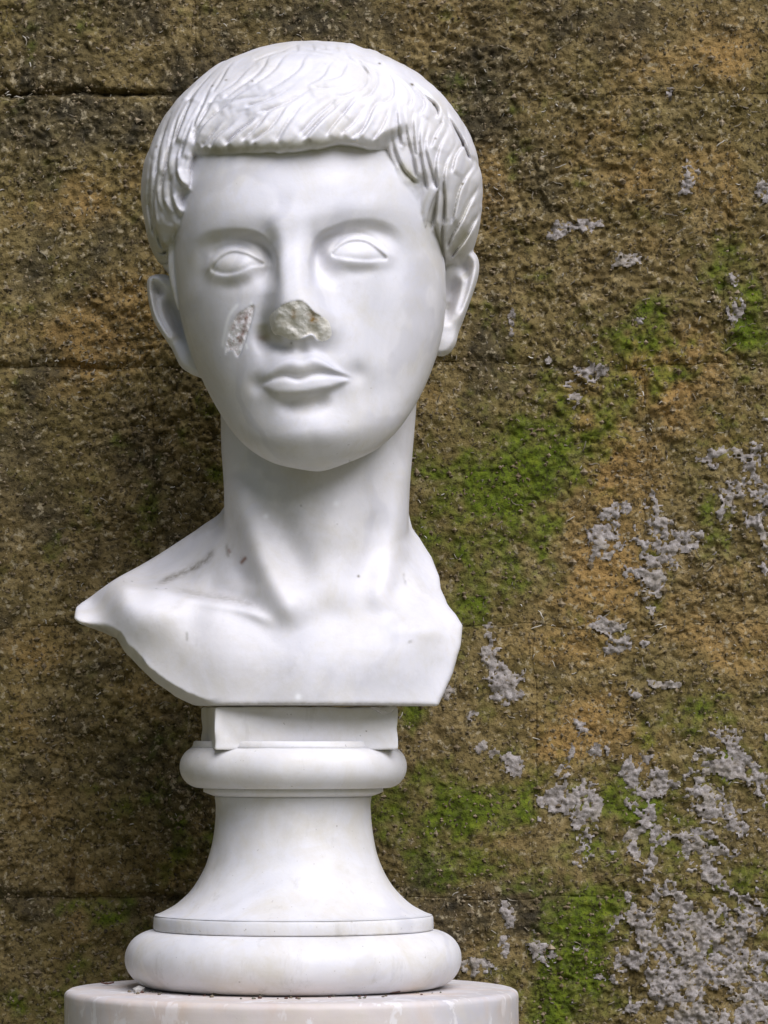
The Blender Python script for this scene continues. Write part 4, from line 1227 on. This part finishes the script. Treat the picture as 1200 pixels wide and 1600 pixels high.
# packed earth in the joints
def flat_box(x0, x1, y0, y1, z0, z1):
    V = np.array([(x, y, z) for x in (x0, x1) for y in (y0, y1) for z in (z0, z1)], float)
    F = np.array([(0, 1, 3, 2), (4, 6, 7, 5), (0, 4, 5, 1), (2, 3, 7, 6), (0, 2, 6, 4), (1, 5, 7, 3)])
    return V, F
m_joint, ntj, bj = mat_new('joint_earth')
vj = coords(ntj)
ntj.links.new(ramp(ntj, tex_noise(ntj, vj, 120, 4, 0.6), [(0.3, (0.03, 0.025, 0.015)), (0.7, (0.11, 0.085, 0.045))]), bj.inputs['Base Color'])
bj.inputs['Roughness'].default_value = 1.0
Vj, Fj = flat_box(wx(-600), wx(1800), 0.0120, 0.17, wz(1812), wz(-260))
link('joint_packing', mesh_np('joint_packing', Vj, Fj, smooth=False), wall, m_joint)
# courses beyond the frame, plain blocks sharing four meshes
plain = []
for s in range(4):
    Xw, Zw = 0.44, 0.176
    nx, nz_ = 44, 18
    xs, zs = np.linspace(0, Xw, nx + 1), np.linspace(0, Zw, nz_ + 1)
    X, Z = np.meshgrid(xs, zs)
    ed = np.minimum(np.minimum(X, Xw - X), np.minimum(Z, Zw - Z))
    Yc = -(wall_h(X + 5 + s, Z + 3)) + 0.006 * (1 - sstep(0, 0.008, ed))
    Vx = np.stack([X, Yc, Z], -1).reshape(-1, 3)
    i, j = np.meshgrid(np.arange(nz_), np.arange(nx), indexing='ij'); q = i * (nx + 1) + j
    Fx = np.stack([q, q + 1, q + nx + 2, q + nx + 1], -1).reshape(-1, 4)
    Vbk, Fbk = flat_box(0.002, Xw - 0.002, 0.006, 0.18, 0.002, Zw - 0.002)
    Fbk = Fbk + len(Vx); Vx = np.vstack([Vx, Vbk]); Fx = np.vstack([Fx, Fbk])
    n_ = fbm2(Vx[:, 0] * 20 + s, Vx[:, 2] * 20, 3, 400 + s)
    plain.append(mesh_np('stone_block', Vx, Fx, None, {'moss': np.clip(n_ * 1.5, 0, .6), 'dirt_shade': np.clip(-n_ * 1.5, 0, .7), 'ochre': np.clip(n_, 0, .5)}))
    plain[-1].materials.append(M_WALL)
zc0, zc1 = wz(1812), wz(-260)
def row(z, xa, xb, off):
    x = xa + off
    while x + 0.44 <= xb + 1e-6:
        o = bpy.data.objects.new('stone_block', random.choice(plain)); col.objects.link(o)
        o.parent = wall; o.location = (x, 0, z); x += 0.445
z = zc0 - 0.18
kk = 0
while z > -0.19:
    row(z, -2.2, 2.2, -0.22 * (kk % 2)); z -= 0.1805; kk += 1
z = zc1 + 0.0045
while z < 2.6:
    row(z, -2.2, 2.2, -0.22 * (kk % 2)); z += 0.1805; kk += 1
z = zc0 + 0.002
xl, xr = wx(-480), wx(1700)
for ci in range(5):
    z = wz(COURSES[ci + 1]) + 0.002
    zl, zr = wx(VERTS[ci][0]), wx(VERTS[ci][-1])
    for side in (-1, 1):
        for q_ in range(4):
            x = zl - 0.445 * (q_ + 1) if side < 0 else zr + 0.003 + 0.445 * q_
            o = bpy.data.objects.new('stone_block', plain[(q_ + ci) % 4]); col.objects.link(o)
            o.parent = wall; o.location = (x, 0, z)

# ---- lichen crusts: one raised, crinkled patch each
M_LICH, ntl, bl_ = mat_new('grey_lichen')
vl_ = coords(ntl)
cl_ = ramp(ntl, tex_noise(ntl, vl_, 260, 5, 0.78), [(0.30, (0.11, 0.088, 0.06)), (0.42, (0.25, 0.22, 0.19)), (0.56, (0.37, 0.335, 0.315)), (0.74, (0.56, 0.535, 0.50))])
cl_ = mix(ntl, ramp(ntl, tex_noise(ntl, vl_, 40, 3, 0.6), [(0.5, 0.0), (0.7, 0.5)]), cl_, (0.36, 0.31, 0.22))
ntl.links.new(cl_, bl_.inputs['Base Color'])
bl_.inputs['Roughness'].default_value = 0.95
ntl.links.new(bump(ntl, tex_noise(ntl, vl_, 420, 5, 0.75), 0.0018, 0.9), bl_.inputs['Normal'])
LICHEN = [(1022, 868, 16, 48), (958, 845, 24, 26), (1000, 845, 20, 8), (1062, 838, 26, 10), (1130, 790, 15, 40), (1178, 745, 26, 52), (1120, 715, 24, 14), (1196, 830, 14, 34), (787, 1066, 19, 26), (765, 1012, 12, 26), (930, 980, 20, 7), (962, 1010, 14, 8),
          (1008, 1000, 8, 10), (1050, 850, 18, 22), (908, 1262, 18, 38), (876, 1240, 16, 18), (1022, 1228, 26, 28), (986, 1214, 13, 16), (1140, 1195, 34, 26), (1112, 1262, 44, 34), (1100, 1330, 32, 28), (1118, 1370, 18, 16), (992, 1312, 13, 22), (1030, 1312, 13, 18),
          (805, 1200, 14, 14), (1012, 1128, 8, 10), (909, 1140, 9, 9), (1060, 1470, 62, 50), (1150, 1460, 50, 46), (1010, 1450, 24, 46), (1060, 1525, 44, 24), (1170, 1540, 30, 34), (1058, 1578, 36, 20), (1150, 1590, 50, 20), (890, 1178, 6, 9), (930, 1176, 7, 8), (950, 1180, 5, 9), (975, 406, 17, 7),
          (1075, 282, 9, 15), (905, 354, 24, 7), (870, 362, 10, 6), (925, 582, 15, 10), (894, 612, 7, 16), (1007, 1000, 7, 9), (1195, 300, 10, 16), (1150, 470, 10, 18), (750, 1165, 8, 10), (740, 1120, 6, 8), (770, 1180, 6, 8), (700, 1080, 6, 7), (1040, 1070, 20, 4), (985, 1085, 16, 6), (1045, 145, 6, 10), (1180, 1205, 18, 14), (1165, 1300, 14, 12), (800, 505, 4, 16), (1000, 505, 5, 5), (855, 562, 6, 4), (960, 1330, 8, 5), (1020, 1345, 7, 7), (850, 1480, 14, 14), (795, 1430, 7, 14), (790, 1480, 6, 12), (750, 1510, 20, 10), (330, 1296, 9, 9), (1110, 1530, 36, 36), (1020, 1505, 36, 36), (1080, 1440, 60, 24), (1040, 1560, 50, 36), (1150, 1500, 50, 50), (1100, 1595, 80, 22), (1120, 1420, 34, 14)]
for li, (cx, cy, sx, sy) in enumerate(LICHEN):
    st = 0.0009
    r = 2.6
    x0, x1, z0, z1 = wx(cx - r * sx - 5), wx(cx + r * sx + 5), wz(cy + r * sy + 5), wz(cy - r * sy - 5)
    X, Z = np.meshgrid(np.arange(x0, x1, st), np.arange(z0, z1, st))
    px, py = X / SW + 600, (CAM_Z - Z) / SW + H_PX
    q = np.sqrt(((px - cx) / sx) ** 2 + ((py - cy) / sy) ** 2)
    fld = 1.2 - 0.85 * q + 1.7 * fbm2(X * 85, Z * 85, 5, 500, 0.74)
    hgt = wall_h(X, Z) - 0.0006 + 0.0014 * sstep(0.0, 0.35, fld) + 0.0018 * fbm2(X * 300, Z * 280, 3, 520, 0.75) * sstep(0, .3, fld) + 0.0010 * np.abs(fbm2(X * 120, Z * 120, 2, 530))
    keep = fld > -0.03
    nx = X.shape[1]
    V = np.stack([X, -hgt, Z], -1).reshape(-1, 3)
    i, j = np.nonzero(keep[:-1, :-1] & keep[1:, :-1] & keep[:-1, 1:] & keep[1:, 1:])
    if len(i) < 4: continue
    q_ = i * nx + j
    F = np.stack([q_, q_ + 1, q_ + nx + 1, q_ + nx], -1)
    ids, inv = np.unique(F, return_inverse=True)
    o = link('lichen_patch', mesh_np('lichen_patch', V[ids], inv.reshape(F.shape)), wall, M_LICH)

# ---- crumbs of stone and curly lichen threads over the face (countless)
def tuft_bits():
    V, F = [], []
    R2 = np.random.default_rng(99)
    n = 7600
    px = R2.uniform(-320, 1520, n); py = R2.uniform(-40, 1640, n)
    X, Z = wx(px), wz(py)
    H = wall_h(X, Z)
    dens = np.clip(0.45 + 0.4 * (px > 620) + 1.2 * fbm2(X * 12, Z * 12, 3, 601), 0, 1)
    for k in np.nonzero(R2.random(n) < dens)[0]:
        L = R2.uniform(0.0015, 0.0042) * (2.1 if R2.random() < 0.18 else 1)
        r = R2.uniform(0.00030, 0.00065)
        a_ = R2.normal(0.5, 0.9)
        p = np.array([X[k], -H[k] + 0.0004, Z[k]])
        d = np.array([math.cos(a_), -R2.uniform(0.0, 0.7), math.sin(a_)])
        ns = 3
        ring0 = None
        for s in range(ns + 1):
            rr = r * (1 - 0.6 * abs(s / ns - 0.4))
            b = len(V)
            up_ = np.array([-d[2], 0, d[0]]); out_ = np.cross(d, up_)
            for t in range(3):
                an = t * 2.094
                V.append(p + rr * (math.cos(an) * up_ + math.sin(an) * out_))
            if ring0 is not None:
                for t in range(3): F.append((ring0 + t, ring0 + (t + 1) % 3, b + (t + 1) % 3, b + t))
            ring0 = b
            d = d + R2.normal(0, 0.45, 3); d /= np.linalg.norm(d); d[1] = min(d[1], 0.15)
            p = p + d * L / ns
    return np.array(V), np.array(F)
Vt, Ft = tuft_bits()
M_TUFT, ntt, bt = mat_new('lichen_threads')
vt = coords(ntt)
ntt.links.new(ramp(ntt, tex_noise(ntt, vt, 28, 4, 0.75), [(0.34, (0.08, 0.065, 0.042)), (0.50, (0.20, 0.17, 0.12)), (0.64, (0.55, 0.52, 0.45))]), bt.inputs['Base Color'])
bt.inputs['Roughness'].default_value = 0.95
tf = link('lichen_threads', mesh_np('lichen_threads', Vt, Ft), wall, M_TUFT)
tf['kind'] = 'stuff'
def crumbs():
    R2 = np.random.default_rng(5)
    n = 13000
    px = R2.uniform(-320, 1520, n); py = R2.uniform(-40, 1640, n)
    X, Z = wx(px), wz(py)
    H = wall_h(X, Z)
    s = R2.uniform(0.0006, 0.0017, n) * np.where(R2.random(n) < 0.06, 1.7, 1)
    oct_ = np.array([(1, 0, 0), (-1, 0, 0), (0, 1, 0), (0, -1, 0), (0, 0, 1), (0, 0, -1)], float)
    tri = np.array([(0, 4, 3), (3, 4, 1), (1, 4, 2), (2, 4, 0), (0, 3, 5), (3, 1, 5), (1, 2, 5), (2, 0, 5)])
    V = oct_[None] * s[:, None, None] * R2.uniform(0.5, 1.3, (n, 6, 1)) + R2.normal(0, 0.0002, (n, 6, 3))
    V = V + np.stack([X, -H - 0.2 * s, Z], -1)[:, None, :]
    F = tri[None] + (np.arange(n) * 6)[:, None, None]
    return V.reshape(-1, 3), F.reshape(-1, 3)
Vc, Fc = crumbs()
M_CRUMB, ntc, bc = mat_new('stone_crumbs')
vc = coords(ntc)
ntc.links.new(ramp(ntc, tex_noise(ntc, vc, 130, 3, 0.7), [(0.3, (0.05, 0.038, 0.02)), (0.5, (0.16, 0.12, 0.065)), (0.7, (0.32, 0.26, 0.18))]), bc.inputs['Base Color'])
bc.inputs['Roughness'].default_value = 1.0
cb = link('stone_crumbs', mesh_np('stone_crumbs', Vc, Fc, smooth=False), wall, M_CRUMB)
cb['kind'] = 'stuff'

# ================================================================== GROUND
m_gr, ntg, bgr = mat_new('leafy_earth')
vg = coords(ntg)
ntg.links.new(ramp(ntg, tex_noise(ntg, vg, 6, 6, 0.7), [(0.3, (0.06, 0.065, 0.025)), (0.5, (0.12, 0.12, 0.05)), (0.7, (0.20, 0.18, 0.10))]), bgr.inputs['Base Color'])
bgr.inputs['Roughness'].default_value = 1.0
gm = bpy.data.meshes.new('ground')
gm.from_pydata([(-80, -120, 0), (80, -120, 0), (80, 40, 0), (-80, 40, 0)], [], [(0, 1, 2, 3)])
gr_ = link('ground', gm, None, m_gr)
gr_['kind'] = 'structure'

# ================================================================== LITTER ON THE PEDESTAL
def simple_mat(name, c, rough=0.8):
    m, nt, b = mat_new(name)
    v = coords(nt)
    n = tex_noise(nt, v, 300, 3, 0.6)
    cc = mix(nt, n, tuple(x * 0.6 for x in c), tuple(min(x * 1.3, 1) for x in c))
    nt.links.new(cc, b.inputs['Base Color']); b.inputs['Roughness'].default_value = rough
    return m
M_LEAF = simple_mat('dry_leaf', (0.13, 0.065, 0.05)); M_TWIG = simple_mat('dry_twig', (0.15, 0.12, 0.08)); M_PALE = simple_mat('pale_crumb', (0.6, 0.58, 0.54)); M_GREY = simple_mat('grey_leaf', (0.16, 0.16, 0.12))
def top_pt(px, py):
    """point on the drum's top seen at a measured spot"""
    k = (CAM_Z - TOPZ)
    t = k / ((py - H_PX) / F_PX)
    return np.array([(px - 600) / F_PX * t, t - D_CAM, TOPZ])
def leaf(px, py, L, W, rot, curl, label, mat, group):
    p = top_pt(px, py)
    n, m = 7, 5
    V = []
    for i in range(n):
        u = i / (n - 1)
        w = W * math.sin(math.pi * min(max(u * 0.92 + 0.05, 0), 1)) ** 0.8
        for j in range(m):
            v = j / (m - 1) * 2 - 1
            V.append(((u - .5) * L, v * w / 2, 0.0006 + curl * (4 * (u - .5) ** 2 + 0.6 * v * v) * L + 0.0004 * random.random()))
    F = [(i * m + j, (i + 1) * m + j, (i + 1) * m + j + 1, i * m + j + 1) for i in range(n - 1) for j in range(m - 1)]
    me = mesh_np('dry_leaf', np.array(V), np.array(F))
    o = link('dry_leaf', me, None, mat, tuple(p)); o.rotation_euler = (0, 0, math.radians(rot))
    md = o.modifiers.new('thickness', 'SOLIDIFY'); md.thickness = 0.0005; md.offset = 1
    o['label'] = label; o['category'] = 'leaf'; o['group'] = group
def twig(px, py, L, rot, label):
    p = top_pt(px, py)
    V, F = [], []
    ns, k = 7, 6
    ph = random.random() * 6
    for s in range(ns):
        u = s / (ns - 1) - 0.5
        r = 0.00055 * (1 - 0.5 * abs(u))
        c = np.array([u * L, 0.0012 * math.sin(u * 7 + ph), 0.0008 + 0.0006 * math.sin(u * 5 + ph) ** 2])
        for t in range(k):
            V.append(c + r * np.array([0, math.cos(t * 2 * math.pi / k), math.sin(t * 2 * math.pi / k)]))
    for s in range(ns - 1):
        for t in range(k): F.append((s * k + t, s * k + (t + 1) % k, (s + 1) * k + (t + 1) % k, (s + 1) * k + t))
    o = link('dry_twig', mesh_np('dry_twig', np.array(V), np.array(F)), None, M_TWIG, tuple(p)); o.rotation_euler = (0, 0, math.radians(rot))
    o['label'] = label; o['category'] = 'twig'; o['group'] = 'litter on the pedestal'
G_ = 'litter on the pedestal'
leaf(168, 1540, 0.0085, 0.005, 20, 0.10, 'small reddish dry leaf lying alone on the open rim of the pedestal', M_LEAF, G_)
leaf(612, 1554, 0.0105, 0.004, -5, 0.06, 'longest reddish dry leaf against the foot of the socle', M_LEAF, G_)
leaf(508, 1557, 0.009, 0.005, 30, 0.12, 'grey curled leaf scrap against the foot of the socle', M_GREY, G_)
leaf(498, 1554, 0.006, 0.004, 70, 0.18, 'brown leaf scrap tucked under the socle beside the curled grey one', M_LEAF, G_)
twig(365, 1556, 0.026, 12, 'thin pale twig lying along the foot of the socle')
twig(398, 1556, 0.008, 55, 'short thick twig crossing the end of the thin twig')
def crumb(px, py, s, label, mat):
    p = top_pt(px, py)
    a = np.array([(1, 0, .5), (.5, .8, .45), (-.5, .9, .5), (-1, 0, .4), (-.4, -.8, .5), (.6, -.8, .4), (0.1, 0, 1.0)]) * s
    a += np.random.default_rng(int(px)).normal(0, 0.15 * s, a.shape)
    b = a[:6].copy(); b[:, 2] = 0.0; b[:, :2] *= 0.8
    V = np.vstack([a, b])
    F = [(i, (i + 1) % 6, 6) for i in range(6)] + [(7 + i, 7 + (i + 1) % 6, (i + 1) % 6) for i in range(6)] + [(7 + i, (i + 1) % 6, i) for i in range(6)] + [(7, 7 + i + 1, 7 + i) for i in range(1, 5)]
    o = link('lime_crumb', mesh_np('lime_crumb', V, np.array(F), smooth=False), None, mat, tuple(p))
    o['label'] = label; o['category'] = 'crumb'; o['group'] = 'crumbs on the pedestal'
crumb(238, 1543, 0.0022, 'pale lime crumb beside the white flake on the pedestal', M_PALE)
crumb(216, 1550, 0.0040, 'flat white lime flake on the pedestal near the reddish lone leaf', M_PALE)
R6 = np.random.default_rng(31)
for k in range(36):
    an = math.radians(R6.uniform(-158, -22)); rr = R6.uniform(0.093, 0.113)
    x_, y_ = CX + rr * math.cos(an), rr * math.sin(an)
    t_ = y_ + D_CAM
    crumb(600 + x_ / t_ * F_PX, H_PX + (CAM_Z - TOPZ) / t_ * F_PX, R6.uniform(0.0006, 0.0014), 'tiny grit crumb in the line along the foot of the socle', [M_TWIG, M_LEAF, M_GREY][k % 3])
